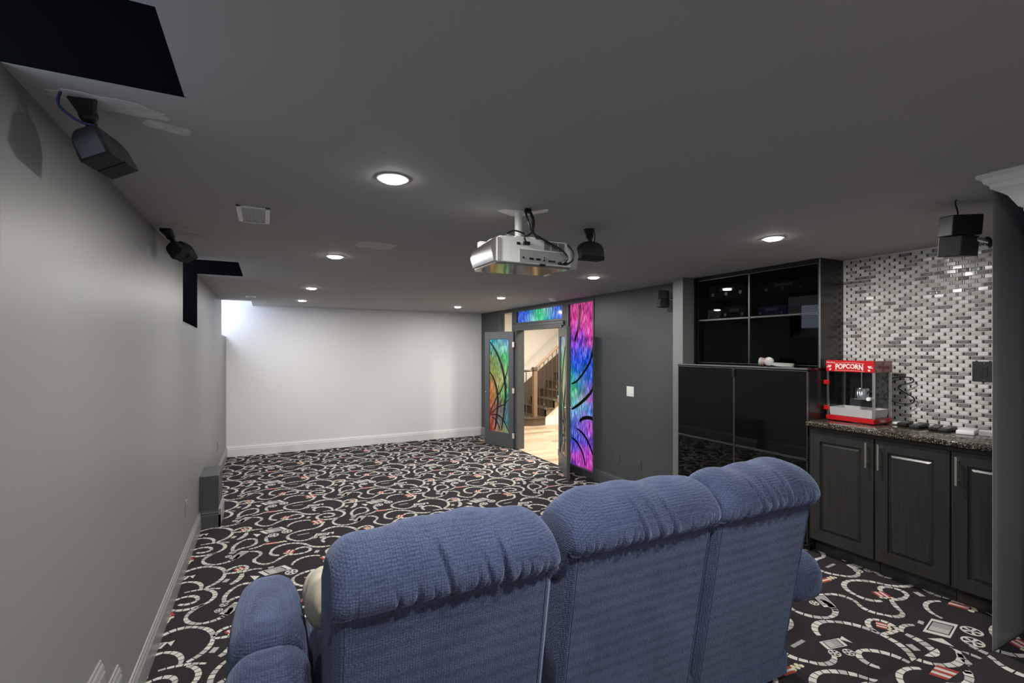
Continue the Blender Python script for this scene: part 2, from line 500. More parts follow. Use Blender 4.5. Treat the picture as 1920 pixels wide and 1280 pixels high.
# ================================================================== STRUCTURE
# floor levels
struct('floor', boxes((XL - 0.3, XR + 0.02, 2.65, YF + 0.1, -0.1, 0), (XR + 0.02, 4.6, 2.65, 3.6, -0.1, 0)), 'carpet',
       'black carpet with cream film-strip scrolls on the lower level', 'floor')
struct('floor_sofa_tier', boxes((XL - 0.3, 4.6, 2.41, 2.65, -0.1, 0.13), (XL - 0.3, 4.6, 0.9, 2.41, -0.1, Z1)), 'carpet',
       'raised tier with film-strip carpet under the blue sofa', 'floor')
struct('floor_step', boxes((XL - 0.3, 2.83, 0.90, 1.117, Z1 - 0.05, ZS)), 'carpet',
       'carpeted half step up behind the blue sofa', 'floor')
struct('floor_rear_tier', boxes((XL - 0.3, 4.6, -2.6, 0.910, -0.1, Z2)), 'carpet',
       'highest carpeted tier at the back of the room', 'floor')

# woven pattern of the cinema carpet: film-strip scrolls, projectors, reels and popcorn boxes in a half-drop repeat
def carpet_motif():
    rnd = random.Random(4)
    polys = []      # (material slot, [(x, y) ...])
    ARCS = [
        (0.317, 5.208, 0.135, 51.0, 124.8, 0.024), (0.371, 5.178, 0.127, -84.6, 92.5, 0.028), (0.341, 4.839, 0.216, 78.7, 54.3, 0.028),
        (0.292, 4.929, 0.12, 145.5, 85.2, 0.028), (0.303, 4.881, 0.098, -152.8, 107.3, 0.028), (0.589, 5.826, 0.128, 47.3, 108.3, 0.032),
        (0.576, 5.753, 0.195, -2.2, 61.1, 0.032), (0.569, 5.728, 0.202, -62.9, 68.1, 0.032), (0.87, 5.749, 0.095, 77.7, 94.7, 0.026),
        (0.852, 5.781, 0.071, -57.0, 114.9, 0.026), (0.942, 6.371, 0.652, -104.9, 10.4, 0.026), (0.489, 5.572, 0.146, -10.6, 83.5, 0.03),
        (0.522, 5.642, 0.07, 81.8, 138.2, 0.03), (0.587, 5.202, 0.335, 58.5, 40.8, 0.022), (0.599, 5.395, 0.136, -52.2, 112.5, 0.03),
        (0.788, 5.121, 0.198, 122.4, 50.0, 0.03), (0.73, 5.153, 0.138, -177.4, 73.6, 0.03), (0.718, 5.148, 0.13, -99.4, 104.9, 0.03),
        (0.577, 5.406, 0.069, -139.3, 97.4, 0.03), (0.557, 5.384, 0.076, -18.2, 133.5, 0.03), (0.55, 5.367, 0.089, 106.6, 117.2, 0.03),
        (0.59, 5.401, 0.142, -137.4, 88.4, 0.03), (0.111, 5.556, 0.082, 162.5, 97.7, 0.03), (0.167, 5.572, 0.134, 78.0, 97.9, 0.03),
        (0.142, 5.502, 0.208, 21.7, 53.6, 0.03), (0.484, 5.666, 0.173, -149.9, 66.1, 0.03), (0.275, 5.505, 0.061, 19.4, 130.8, 0.028),
        (0.28, 5.496, 0.06, -85.0, 114.3, 0.028), (0.248, 5.584, 0.153, -124.3, 48.4, 0.028), (0.381, 5.14, 0.386, 124.5, 20.9, 0.028),
        (0.009, 5.412, 0.075, -160.8, 116.3, 0.028), (-0.006, 5.454, 0.087, 131.4, 99.0, 0.028), (-0.136, 5.577, 0.092, -38.6, 125.7, 0.028),
        (-0.035, 5.796, 0.229, 135.1, 68.9, 0.03), (-0.147, 5.919, 0.064, -15.1, 157.0, 0.03), (-0.175, 5.876, 0.094, -84.3, 100.1, 0.03),
        (-0.16, 5.691, 0.093, 93.8, 63.1, 0.03), (-0.153, 5.9, 0.173, -85.8, 52.7, 0.022), (-0.097, 5.175, 0.104, 50.8, 81.0, 0.024),
        (-0.348, 5.218, 0.178, -53.5, 60.0, 0.04), (0.183, 4.973, 0.189, 158.6, 48.1, 0.03), (-0.454, 5.692, 0.251, -41.6, 28.8, 0.036)]
    for cx, cy, R_, a0, span, w in ARCS:
        L = math.radians(span) * R_
        n = max(2, round(L / 0.040))
        for i in range(n):
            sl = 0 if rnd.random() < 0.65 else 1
            e = 0.0028 / L
            sub = 2
            for k in range(sub):
                q = []
                for t_ in ((i + e * n + k * (1 - 2 * e * n) / sub) / n, (i + e * n + (k + 1) * (1 - 2 * e * n) / sub) / n):
                    a = math.radians(a0 + span * t_)
                    hw = w * (0.68 + 0.34 * math.sin(PI * t_)) / 2
                    q.append(((cx + (R_ - hw) * math.cos(a), cy + (R_ - hw) * math.sin(a)), (cx + (R_ + hw) * math.cos(a), cy + (R_ + hw) * math.sin(a))))
                polys.append((sl, [q[0][0], q[0][1], q[1][1], q[1][0]]))
    def quad(sl, cx, cy, u0, u1, v0, v1, rot, shear=0.0):
        c, s_ = math.cos(math.radians(rot)), math.sin(math.radians(rot))
        pts = []
        for u, v in ((u0, v0), (u1, v0), (u1, v1), (u0, v1)):
            u = u - v * shear
            pts.append((cx + u * c - v * s_, cy + u * s_ + v * c))
        polys.append((sl, pts))
    def disc(sl, cx, cy, r, n=8, sq=1.0, rot=0.0):
        polys.append((sl, [(cx + r * math.cos(2 * PI * k / n + rot), cy + r * sq * math.sin(2 * PI * k / n + rot)) for k in range(n)]))
    def reel(cx, cy, r):
        n = 20
        for k in range(n):
            a, b = 2 * PI * k / n, 2 * PI * (k + 1) / n
            polys.append((0, [(cx + r * x * math.cos(t), cy + r * x * math.sin(t)) for x, t in ((0.80, a), (1, a), (1, b), (0.80, b))]))
        disc(0, cx, cy, r * 0.26)
        for k in range(5):
            a = 2 * PI * k / 5
            polys.append((0, [(cx + r * x * math.cos(t), cy + r * x * math.sin(t)) for x, t in ((0.2, a - 0.5), (0.82, a - 0.24), (0.82, a + 0.24), (0.2, a + 0.5))]))
    def projector(cx, cy, w, h, rot, shear):
        a, b = w / 2, h / 2
        e = h * 0.13
        quad(0, cx, cy, -a, -a + 2.2 * e, -b, b, rot, shear); quad(0, cx, cy, a - 2.2 * e, a, -b, b, rot, shear)
        quad(0, cx, cy, -a + 2.2 * e, a - 2.2 * e, -b, -b + e * 0.6, rot, shear); quad(0, cx, cy, -a + 2.2 * e, a - 2.2 * e, b - e * 0.6, b, rot, shear)
        quad(1, cx, cy, -a + 2.9 * e, 0.0, -b + e, b - e, rot, shear)
        quad(2, cx, cy, 0.001, a - 2.9 * e, -b + e, b - e, rot, shear)
    def popcorn(cx, cy, w, h, rot, shear=0.0):
        for k in range(5):
            quad(3 if k % 2 == 0 else 0, cx, cy, -w / 2 + w * k / 5, -w / 2 + w * (k + 1) / 5, -h * 0.35, h / 2, rot, shear)
        c, s_ = math.cos(math.radians(rot)), math.sin(math.radians(rot))
        for k in range(4):
            u, v = -w * 0.42 + w * 0.28 * k, -h * 0.50 - (0.08 * h if k % 2 else 0)
            disc(4, cx + u * c - v * s_, cy + u * s_ + v * c, w * 0.145, 7, rot=k)
    projector(0.060, 5.180, 0.195, 0.105, 12, 0.30)
    polys.append((0, [(-0.115, 5.165), (-0.081, 5.068), (-0.048, 5.130)]))
    quad(1, 0.03, 5.255, -0.02, 0.02, -0.012, 0.012, 15)
    reel(0.056, 5.046, 0.047); reel(0.172, 5.092, 0.047)
    projector(0.465, 4.866, 0.125, 0.062, -12, -0.2)
    polys.append((0, [(0.535, 4.875), (0.572, 4.885), (0.560, 4.825)]))
    reel(0.392, 4.818, 0.028); reel(0.462, 4.790, 0.028)
    projector(-0.205, 5.635, 0.150, 0.070, 56, 0.2)
    reel(-0.285, 5.64, 0.026); reel(-0.26, 5.71, 0.026)
    popcorn(0.460, 5.240, 0.105, 0.100, 8, 0.25)
    popcorn(0.178, 4.575, 0.075, 0.070, -25)
    popcorn(0.868, 5.782, 0.066, 0.055, 30)
    for k in range(3):
        quad(3 if k != 1 else 0, 0.045, 4.842, -0.065, 0.05, -0.022 + k * 0.015, -0.008 + k * 0.015, -6)
    for k in range(5):
        disc(4, 0.098 + 0.014 * k, 4.838 + (0.010 if k % 2 else -0.006), 0.012, 7, rot=k)
    for x, y in ((0.385, 5.415), (0.789, 5.609)):
        quad(1, x, y, -0.017, 0.017, -0.026, 0.026, -25); 
    quad(2, 0.307, 4.948, -0.052, 0.052, -0.010, 0.010, 4)
    return polys
MOTIF = carpet_motif()
def clip_rect(p, x0, x1, y0, y1):
    for ax, v, sg in ((0, x0, 1), (0, x1, -1), (1, y0, 1), (1, y1, -1)):
        res = []
        for i in range(len(p)):
            a, b = p[i], p[(i + 1) % len(p)]
            da, db = sg * (a[ax] - v), sg * (b[ax] - v)
            if da >= 0: res.append(a)
            if da * db < 0:
                t_ = da / (da - db)
                res.append((a[0] + (b[0] - a[0]) * t_, a[1] + (b[1] - a[1]) * t_))
        p = res
        if len(p) < 3: return None
    return p
def carpet_pattern(floor_name, x0, x1, y0, y1, z, ox=0.0, oy=0.0):
    TX, TY, DY = 1.06, 0.94, 0.45
    verts, faces, mats = [], [], []
    for i in range(-2, 7):
        for j in range(-12, 10):
            dx, dy = i * TX + ox, i * DY + j * TY + oy
            if dx + 1.1 < x0 or dx - 0.6 > x1 or dy + 6.1 < y0 or dy + 4.4 > y1: continue
            for sl, p in MOTIF:
                q = [(a + dx, b + dy) for a, b in p]
                if max(a for a, _ in q) < x0 or min(a for a, _ in q) > x1 or max(b for _, b in q) < y0 or min(b for _, b in q) > y1: continue
                q = clip_rect(q, x0, x1, y0, y1)
                if not q: continue
                n = len(verts)
                zz = z + 0.0006 + (0.0002 if sl in (3, 4) else 0)
                verts += [(a, b, zz) for a, b in q]
                faces.append(list(range(n, n + len(q)))); mats.append(sl)
    me = bpy.data.meshes.new('carpet_pattern')
    me.from_pydata(verts, [], faces)
    for m in ('pile_cream', 'pile_darker', 'pile_grey', 'pile_red', 'pile_yellow'): me.materials.append(MT[m])
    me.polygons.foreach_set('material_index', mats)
    bm = bmesh.new(); bm.from_mesh(me)
    bm.normal_update()
    for f in bm.faces:
        if f.normal.z < 0: f.normal_flip()
    bm.to_mesh(me); bm.free()
    o = bpy.data.objects.new('carpet_pattern', me); COL.objects.link(o)
    o.parent = bpy.data.objects[floor_name]; o['kind'] = 'stuff'
carpet_pattern('floor', XL, XR, 2.66, YF, 0.0)
carpet_pattern('floor_sofa_tier', XL, 3.64, 1.125, 2.405, Z1, -0.03, 0.39)
carpet_pattern('floor_step', XL, 2.825, 0.912, 1.112, ZS, 0.0, 0.5)
carpet_pattern('floor_sofa_tier', 2.835, 3.64, 0.93, 1.125, Z1, -0.03, 0.39)
carpet_pattern('floor_rear_tier', XL, 2.68, -2.5, 0.905, Z2, 0.6, 0.1)
carpet_pattern('floor_rear_tier', 2.68, 4.4, 0.79, 0.905, Z2, 0.6, 0.1)

NOTCH = [(0.75, 1.619), (4.51, 5.39), (8.12, 9.0)]
NX = -0.20          # ceiling cut-outs reach this far into the room
NTOP = 2.67
WX = -0.86          # window plane
# ceiling slab, cut out at the three window bays
bm = B()
box(bm, NX, 4.6, -2.6, YF, CEIL, CEIL + 0.30)
ys = [-2.6] + [v for n in NOTCH for v in n]
for a, b in zip(ys[0::2], ys[1::2]):
    box(bm, XL - 0.3, NX, a, b, CEIL, CEIL + 0.30)
ceil = struct('ceiling', bm, 'ceiling', 'dark grey painted ceiling with cut-outs at the window bays', 'ceiling')
# filler patches left on the ceiling
def patch(cx, cy, sx, sy, rot, seed):
    rnd = random.Random(seed)
    bm = B(); n = 22
    pts = []
    for i in range(n):
        a = 2 * PI * i / n
        k = 1 + rnd.uniform(-0.13, 0.13)
        e = (abs(math.cos(a)) ** 4 + abs(math.sin(a)) ** 4) ** -0.25
        x, y = math.cos(a) * sx * k * e, math.sin(a) * sy * k * e
        pts.append((cx + x * math.cos(rot) - y * math.sin(rot), cy + x * math.sin(rot) + y * math.cos(rot)))
    prism(bm, pts, 'z', CEIL - 0.0012, CEIL + 0.001)
    obj('filler_patch', bm, 'patch', ceil)
patch(-0.40, 1.76, 0.13, 0.045, 0.1, 1)
patch(-0.28, 1.86, 0.06, 0.03, 0.3, 5)
patch(-0.47, 3.44, 0.10, 0.06, 0.1, 2)
patch(0.66, 3.36, 0.125, 0.11, 0.2, 3)
patch(2.02, 2.85, 0.16, 0.10, -0.1, 4)

# left wall with three high window bays (sill slopes up and outwards)
bm = B()
SILL = 1.93
box(bm, XL - 0.3, XL, -2.6, YF, -0.1, SILL - 0.0)
for a, b in zip(ys[0::2], ys[1::2]):
    box(bm, XL - 0.3, XL, a, b, SILL, CEIL)
struct('wall_left', bm, 'wall_grey', 'long grey painted wall with three high window bays', 'wall')
for i, (a, b) in enumerate(NOTCH):
    last = i == 2
    t = T('window_%d' % (i + 1), (WX, (a + b) / 2, SILL), label=[
        'high window bay with black sides beside the speaker over the sofa', 'high window bay with black sides in the middle of the grey wall',
        'high daylit window bay against the white screen wall'][i], cat='window', kind='structure')
    # sloping sill
    bm = B(); prism(bm, [(XL - 0.001, SILL + 0.0005), (XL - 0.28, SILL + 0.160), (XL - 0.28, SILL + 0.0005)], 'y', a, b)
    obj('sill', bm, 'grey_sill', t, world=True)
    # reveal: far side, near side, inner side of the ceiling cut-out, top
    if not last:
        obj('reveal_side', boxes((WX, NX, b - 0.004, b - 0.0005, CEIL + 0.001, NTOP), (WX, XL - 0.001, b - 0.004, b - 0.0005, SILL, CEIL + 0.001)), 'black_paint', t, world=True)
    obj('reveal_side', boxes((WX, NX, a + 0.0005, a + 0.004, CEIL + 0.001, NTOP), (WX, XL - 0.001, a + 0.0005, a + 0.004, SILL, CEIL + 0.001)), 'wall_grey' if last else 'black_paint', t, world=True)
    obj('reveal_inner', boxes((NX - 0.004, NX - 0.0005, a + 0.005, b - 0.005, CEIL + 0.001, NTOP)), 'ceiling', t, world=True)
    obj('reveal_top', boxes((WX - 0.05, NX + 0.03, a, b, NTOP, NTOP + 0.05)), 'ceiling', t, world=True)
    # window frame and pane
    z0, z1 = SILL + 0.13, NTOP
    f = obj('window_frame', boxes((WX, WX + 0.03, a, b, z0, z0 + 0.04), (WX, WX + 0.03, a, b, z1 - 0.04, z1), (WX, WX + 0.03, a, a + 0.04, z0, z1),
            (WX, WX + 0.03, b - 0.04, b, z0, z1), (WX, WX + 0.03, (a + b) / 2 - 0.02, (a + b) / 2 + 0.02, z0, z1)), 'white_plastic', t, world=True)
    obj('pane', boxes((WX - 0.02, WX + 0.008, a, (a + b) / 2, z0, z1)), 'daylight_open' if last else 'daylight', t, world=True)
    obj('pane', boxes((WX - 0.02, WX + 0.008, (a + b) / 2, b, z0, z1)), 'daylight_open' if last else 'daylight', t, world=True)
    obj('outer_wall', boxes((WX - 0.1, WX - 0.021, a, b, SILL - 0.1, NTOP + 0.05)), 'wall_grey', t, world=True)

# far white wall and back wall
struct('wall_far', boxes((WX - 0.05, 4.2, YF, YF + 0.12, -0.1, NTOP + 0.05)), 'wall_white', 'plain white painted screen wall', 'wall')
struct('wall_back', boxes((XL - 0.3, 4.6, -2.72, -2.6, -0.1, CEIL)), 'wall_grey', 'grey wall behind the top tier', 'wall')

# right wall with door opening, transom and sidelights
WT = 0.13
bm = B()
xa, xb = XR, XR + WT
box(bm, xa, xb, 8.25, YF, 0, CEIL)
box(bm, xa, xb, 3.50, 5.22, 0, CEIL)
box(bm, xa, xb, 5.22, 8.25, 2.40, CEIL)
box(bm, xa, xb, 5.22, 5.90, 0, 0.07)
box(bm, xa, xb, 7.62, 8.25, 0, 0.10)
box(bm, xa, xb, 8.20, 8.25, 0.1, 2.40)
box(bm, xa, xb, 7.50, 7.62, 0, 2.40)
box(bm, xa, xb, 5.88, 6.00, 0, 2.40)
box(bm, xa, xb, 6.00, 7.50, 2.07, 2.16)
struct('wall_right', bm, 'wall_slate', 'dark slate wall with the stained-glass doorway', 'wall')
# pillar beside the media cabinet, recess, tiled wall backing, stub wall, near block
struct('wall_pillar', boxes((3.65, 4.45, 3.50, 3.63, 0, CEIL)), 'wall_grey', 'grey painted pillar edge beside the black media cabinets', 'wall')
struct('wall_recess', boxes((4.36, 4.48, 2.26, 3.5, 0, CEIL)), 'wall_slate', 'wall behind the black media cabinets', 'wall')
bm = B(); prism(bm, [(2.74, 0.915), (4.6, 0.915), (4.6, 1.05), (3.141, 1.05)], 'z', 0.2, CEIL)
MT['wall_end'] = mat('lightened_slate_paint', (0.33, 0.345, 0.36), 0.45)  # slate lightened in colour to stand in for light this face lacks
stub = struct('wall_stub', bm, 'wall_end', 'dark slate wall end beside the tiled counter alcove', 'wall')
struct('wall_near', boxes((2.68, 4.6, -2.6, 0.79, 0.2, CEIL)), 'wall_slate', 'dark wall beside the top tier under white crown moulding', 'wall')
# crown moulding mitred round the outside corner of the near wall
prof = [(0.0, -0.155), (0.010, -0.155), (0.010, -0.140), (0.022, -0.134), (0.030, -0.118), (0.044, -0.090), (0.066, -0.068), (0.084, -0.058),
        (0.088, -0.040), (0.100, -0.036), (0.104, -0.018), (0.118, -0.014), (0.118, 0.0), (0.0, 0.0)]
bm = B()
path = [(2.68, -2.55), (2.68, 0.79), (4.55, 0.79)]
dirs = [(-1, 0), (-1, 1), (0, 1)]
rings = []
for (px, py), (dx, dy) in zip(path, dirs):
    rings.append([(px + dx * o, py + dy * o, CEIL - 0.0005 + z) for o, z in prof])
loft(bm, rings)
struct('trim_1', bm, 'crown', 'white crown moulding round the near wall corner', 'moulding')

# baseboards -------------------------------------------------------------
BP = [(0, 0), (0.018, 0), (0.018, 0.120), (0.013, 0.128), (0.016, 0.138), (0.012, 0.150), (0.007, 0.156), (0.006, 0.168), (0, 0.17)]
def base_y(name, x, sx, y0, y1, z, m, label, h=0.17):
    bm = B(); prism(bm, [(x + sx * a, z + b + (h - 0.17 if b > 0.1 else 0)) for a, b in BP], 'y', y0, y1)
    return struct(name, bm, m, label, 'baseboard')
def base_x(name, y, sy, x0, x1, z, m, label):
    bm = B(); prism(bm, [(y + sy * a, z + b) for a, b in BP], 'x', x0, x1)
    return struct(name, bm, m, label, 'baseboard')
base_y('baseboard_left', XL, 1, 2.65, 5.54, 0, 'base_grey', 'grey baseboard along the grey wall in front of the low wall box')
base_y('baseboard_left_far', XL, 1, 6.0, YF, 0, 'base_grey', 'grey baseboard between the low wall box and the screen wall')
base_y('baseboard_left_step', XL, 1, 2.41, 2.655, 0.13, 'base_grey', 'short grey baseboard over the first step of the sofa tier', 0.24)
base_y('baseboard_left_tier', XL, 1, 0.91, 2.41, Z1, 'base_grey', 'grey baseboard along the sofa tier', 0.28)
base_x('baseboard_far', YF, -1, XL, XR, 0, 'base_white', 'white baseboard under the white screen wall')
base_y('baseboard_right', XR, -1, 3.63, 5.20, 0, 'base_slate', 'dark slate baseboard below the light switch')
base_y('baseboard_right_far', XR, -1, 8.27, YF, 0, 'base_grey', 'grey baseboard in the corner beside the open door')
# low boxed-in projection on the left wall
bm = boxes((XL, -0.42, 5.54, 6.0, 0, 0.50))
bm2 = B()
wb = struct('wall_box', bm, 'wall_slate', 'low dark boxed-in wall projection with wrapped baseboard', 'wall box', bev=0.003)
bm = B(); prism(bm, [(5.54 - a, b) for a, b in BP], 'x', XL + 0.018, -0.42 + 0.018); obj('baseboard', bm, 'base_slate', wb)
bm = B(); prism(bm, [(-0.42 + a, b) for a, b in BP], 'y', 5.54 - 0.018, 6.0); obj('baseboard', bm, 'base_grey', wb)

# door casing, transom, sidelights ------------------------------------------
def casing(name, y0, y1, z0, z1, label, w=0.06):
    x = XR - 0.02
    bm = boxes((x, XR + 0.001, y0 - w, y0, z0, z1 + w), (x, XR + 0.001, y1, y1 + w, z0, z1 + w), (x, XR + 0.001, y0, y1, z1, z1 + w))
    return struct(name, bm, 'door_grey', label, 'door casing', bev=0.004)
casing('trim_2', 6.06, 7.44, 0, 2.05, 'grey painted casing round the double doorway')
struct('trim_3', boxes((XR - 0.012, XR + WT + 0.01, 6.00, 6.06, 0, 2.07), (XR - 0.012, XR + WT + 0.01, 7.44, 7.50, 0, 2.07),
                       (XR - 0.012, XR + WT + 0.01, 6.0, 7.5, 2.05, 2.085)), 'door_grey', 'grey door jamb lining of the double doorway', 'door jamb', bev=0.003)
struct('trim_4', boxes((XR - 0.03, XR + 0.0, 5.94, 7.56, 2.11, 2.145), (XR - 0.024, XR, 5.94, 7.56, 2.085, 2.11)), 'door_grey',
       'grey ledge between doorway and blue transom', 'trim', bev=0.004)

def pane_thing(name, y0, y1, z0, z1, m, label, leads=(), x=XR + 0.045):
    """fixed light in the right wall; local X runs from far (y1) to near (y0) as seen from the room"""
    t = T(name, (x, y1, z0), (0, 0, -PI / 2), label=label, cat='window', kind='structure')
    w, h = y1 - y0, z1 - z0
    obj('window_frame', boxes((0, w, -0.045, 0.045, 0, 0.025), (0, w, -0.045, 0.045, h - 0.025, h), (0, 0.025, -0.045, 0.045, 0.025, h - 0.025),
        (w - 0.025, w, -0.045, 0.045, 0.025, h - 0.025)), 'door_grey', t, bev=0.003)
    g = obj('pane', boxes((0.02, w - 0.02, -0.003, 0.003, 0.02, h - 0.02)), m, t)
    lead_lines(g, leads, w, h, -0.004)
    return t

def lead_lines(parent, leads, w, h, y):
    for pts, wid in leads:
        P = smooth_pts([(a * w, 0, b * h) for a, b in pts], 8)
        bm = B(); L = []; R = []
        for i, p in enumerate(P):
            d = (P[min(i + 1, len(P) - 1)] - P[max(i - 1, 0)]).normalized()
            n = Vector((-d.z, 0, d.x))
            k = wid * (0.35 + 0.65 * math.sin(PI * (i + 1) / (len(P) + 1)) ** 0.6) / 2
            L.append(p + n * k); R.append(p - n * k)
        for i in range(len(P) - 1):
            q = [L[i], L[i + 1], R[i + 1], R[i]]
            a = [bm.verts.new((min(max(v.x, 0.02), w - 0.02), y - 0.003, min(max(v.z, 0.02), h - 0.02))) for v in q]
            b = [bm.verts.new((v.co.x, y + 0.002, v.co.z)) for v in a]
            ring_faces(bm, a, b); bm.faces.new(a); bm.faces.new(b[::-1])
        obj('lead_line', bm, 'lead', parent)

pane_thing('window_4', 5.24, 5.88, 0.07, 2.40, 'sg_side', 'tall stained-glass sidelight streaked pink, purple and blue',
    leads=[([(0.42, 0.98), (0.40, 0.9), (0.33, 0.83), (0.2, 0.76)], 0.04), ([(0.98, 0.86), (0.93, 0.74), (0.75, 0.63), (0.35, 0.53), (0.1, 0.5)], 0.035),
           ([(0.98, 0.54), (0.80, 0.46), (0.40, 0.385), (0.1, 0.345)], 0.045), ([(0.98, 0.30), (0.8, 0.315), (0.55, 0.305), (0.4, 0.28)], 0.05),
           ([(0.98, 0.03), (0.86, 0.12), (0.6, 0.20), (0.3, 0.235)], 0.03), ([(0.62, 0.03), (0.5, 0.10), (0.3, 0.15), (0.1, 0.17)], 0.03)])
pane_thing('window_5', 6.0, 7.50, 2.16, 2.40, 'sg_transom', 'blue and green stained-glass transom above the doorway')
pane_thing('window_6', 7.62, 8.20, 0.10, 2.40, 'clear_glass', 'clear sidelight half hidden by the orange and green glass door')
bpy.data.objects['window_6']['kind'] = 'structure'

def door_leaf(name, hy, ang, side, label, m, leads):
    """leaf hinged at (XR, hy); local X from hinge to free edge, local -Y is the face seen from the room"""
    W, H, TH = 0.70, 2.03, 0.04
    t = T(name, (XR - 0.035, hy, 0.008), (0, 0, ang), label=label, cat='door', kind='structure')
    s, tr, br = 0.115, 0.13, 0.25
    obj('door_frame', boxes((0, s, -TH / 2, TH / 2, 0, H), (W - s, W, -TH / 2, TH / 2, 0, H), (s, W - s, -TH / 2, TH / 2, 0, br), (s, W - s, -TH / 2, TH / 2, H - tr, H)),
        'door_grey', t, bev=0.002)
    g = obj('stained_pane', boxes((s - 0.005, W - s + 0.005, -0.004, 0.004, br - 0.005, H - tr + 0.005)), m, t)
    for pts, wid in leads:
        for sy in (-0.005, 0.006):
            lead_lines(g, [([(s / W + a * (W - 2 * s) / W, br / H + b * (H - br - tr) / H) for a, b in pts], wid)], W, H, sy)
    for z in (0.22, 1.0, 1.80):
        obj('hinge', boxes((-0.022, 0.022, side * 0.021 - 0.006, side * 0.021 + 0.006, z - 0.045, z + 0.045)), 'brass', t, bev=0.002)
    bm = B(); cyl(bm, (W - 0.05, -0.045, 0.95), (W - 0.05, 0.045, 0.95), 0.012, 12); obj('latch', bm, 'chrome', t, smooth=True)
    obj('latch_plate', boxes((W - 0.002, W + 0.002, -0.012, 0.012, 0.92, 0.99)), 'chrome', t)
    return t
LA = math.atan2(0.673, -0.26)
leaf_leads = [([(0.02, 0.97), (0.35, 0.86), (0.65, 0.70), (0.82, 0.5), (0.80, 0.3), (0.62, 0.02)], 0.045), ([(0.02, 0.64), (0.25, 0.55), (0.42, 0.4), (0.40, 0.22), (0.28, 0.02)], 0.04),
              ([(0.05, 0.22), (0.35, 0.36), (0.7, 0.5), (0.98, 0.72)], 0.02), ([(0.05, 0.18), (0.4, 0.26), (0.75, 0.30), (0.98, 0.36)], 0.02),
              ([(0.98, 0.02), (0.75, 0.12), (0.45, 0.18), (0.05, 0.17)], 0.022), ([(0.1, 0.15), (0.35, 0.12), (0.55, 0.02)], 0.02)]
# the left leaf is mirrored so that its pattern reads from hinge (near) to free edge (far)
leaf_m = [([(1 - a, b) for a, b in pts], w) for pts, w in leaf_leads]
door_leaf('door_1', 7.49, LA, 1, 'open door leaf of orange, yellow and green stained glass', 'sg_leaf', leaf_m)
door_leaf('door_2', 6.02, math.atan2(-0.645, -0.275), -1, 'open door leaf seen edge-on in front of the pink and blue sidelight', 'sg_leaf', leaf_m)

# ================================================================== HALL BEYOND THE DOORWAY
HX0, HX1, HY0, HY1, HC = XR + WT, 8.6, 4.0, 10.6, 2.75
fl = struct('floor_hall', boxes((XR - 0.0, HX1, HY0, HY1, -0.1, -0.012)), 'oak_c', 'light oak plank floor of the stair hall', 'floor')
pl_me = {}
r = 0; y = HY0
while y < HY1 - 0.01:
    x = XR + 0.0 - random.uniform(0.05, 1.1)
    while x < HX1:
        L = random.choice((1.2, 1.5, 0.9))
        a, b = max(x, XR + 0.005), min(x + L - 0.003, HX1)
        if b - a > 0.05 and not (a < XR + WT and (y < 6.0 or y > 7.4)):
            mm = random.choice(('oak', 'oak', 'oak_b', 'oak_c'))
            obj('plank', boxes((a, b, y, y + 0.157, -0.012, 0.0)), mm, fl)
        elif b - a > 0.05:
            a = XR + WT
            if b > a: obj('plank', boxes((a, b, y, y + 0.157, -0.012, 0.0)), random.choice(('oak', 'oak_b', 'oak_c')), fl)
        x += L
    y += 0.16
struct('wall_hall', boxes((HX0 - 0.0, HX1, HY1, HY1 + 0.1, 0, HC), (HX1, HX1 + 0.1, HY0, HY1 + 0.1, 0, HC), (HX0, HX1, HY0 - 0.1, HY0, 0, HC),
                          (HX0, HX0 + 0.1, YF + 0.12, HY1, 0, HC)), 'cream', 'cream painted walls of the stair hall', 'wall')
struct('ceiling_hall', boxes((HX0, HX1, HY0, HY1, HC, HC + 0.1)), 'cream', 'cream ceiling of the stair hall', 'ceiling')
def hall_lamp(x, y, lb):
    t = T('hall_ceiling_lamp', (x, y, HC), label=lb, cat='ceiling lamp', group='hall ceiling lamps')
    bm = B(); lathe(bm, [(0.16, 0), (0.165, -0.02), (0.155, -0.03)], 24); obj('lamp_base', bm, 'white_plastic', t, smooth=True)
    bm = B(); lathe(bm, [(0.15, -0.03), (0.13, -0.06), (0.08, -0.08), (0.02, -0.086)], 24); obj('diffuser', bm, 'hall_dome', t, smooth=True)
    l = bpy.data.lights.new('hall_lamp_light', 'AREA'); l.shape = 'DISK'; l.size = 0.3; l.energy = HALL_W; l.color = (1, 0.94, 0.84)
    lo = bpy.data.objects.new('hall_lamp_light', l); COL.objects.link(lo); lo.parent = t.o; lo.location = (0, 0, -0.1)
hall_lamp(5.0, 6.6, 'round flush hall ceiling lamp just outside the doorway'); hall_lamp(6.6, 7.6, 'round flush ceiling lamp in the middle of the hall'); hall_lamp(5.4, 8.6, 'round flush hall ceiling lamp before the staircase')

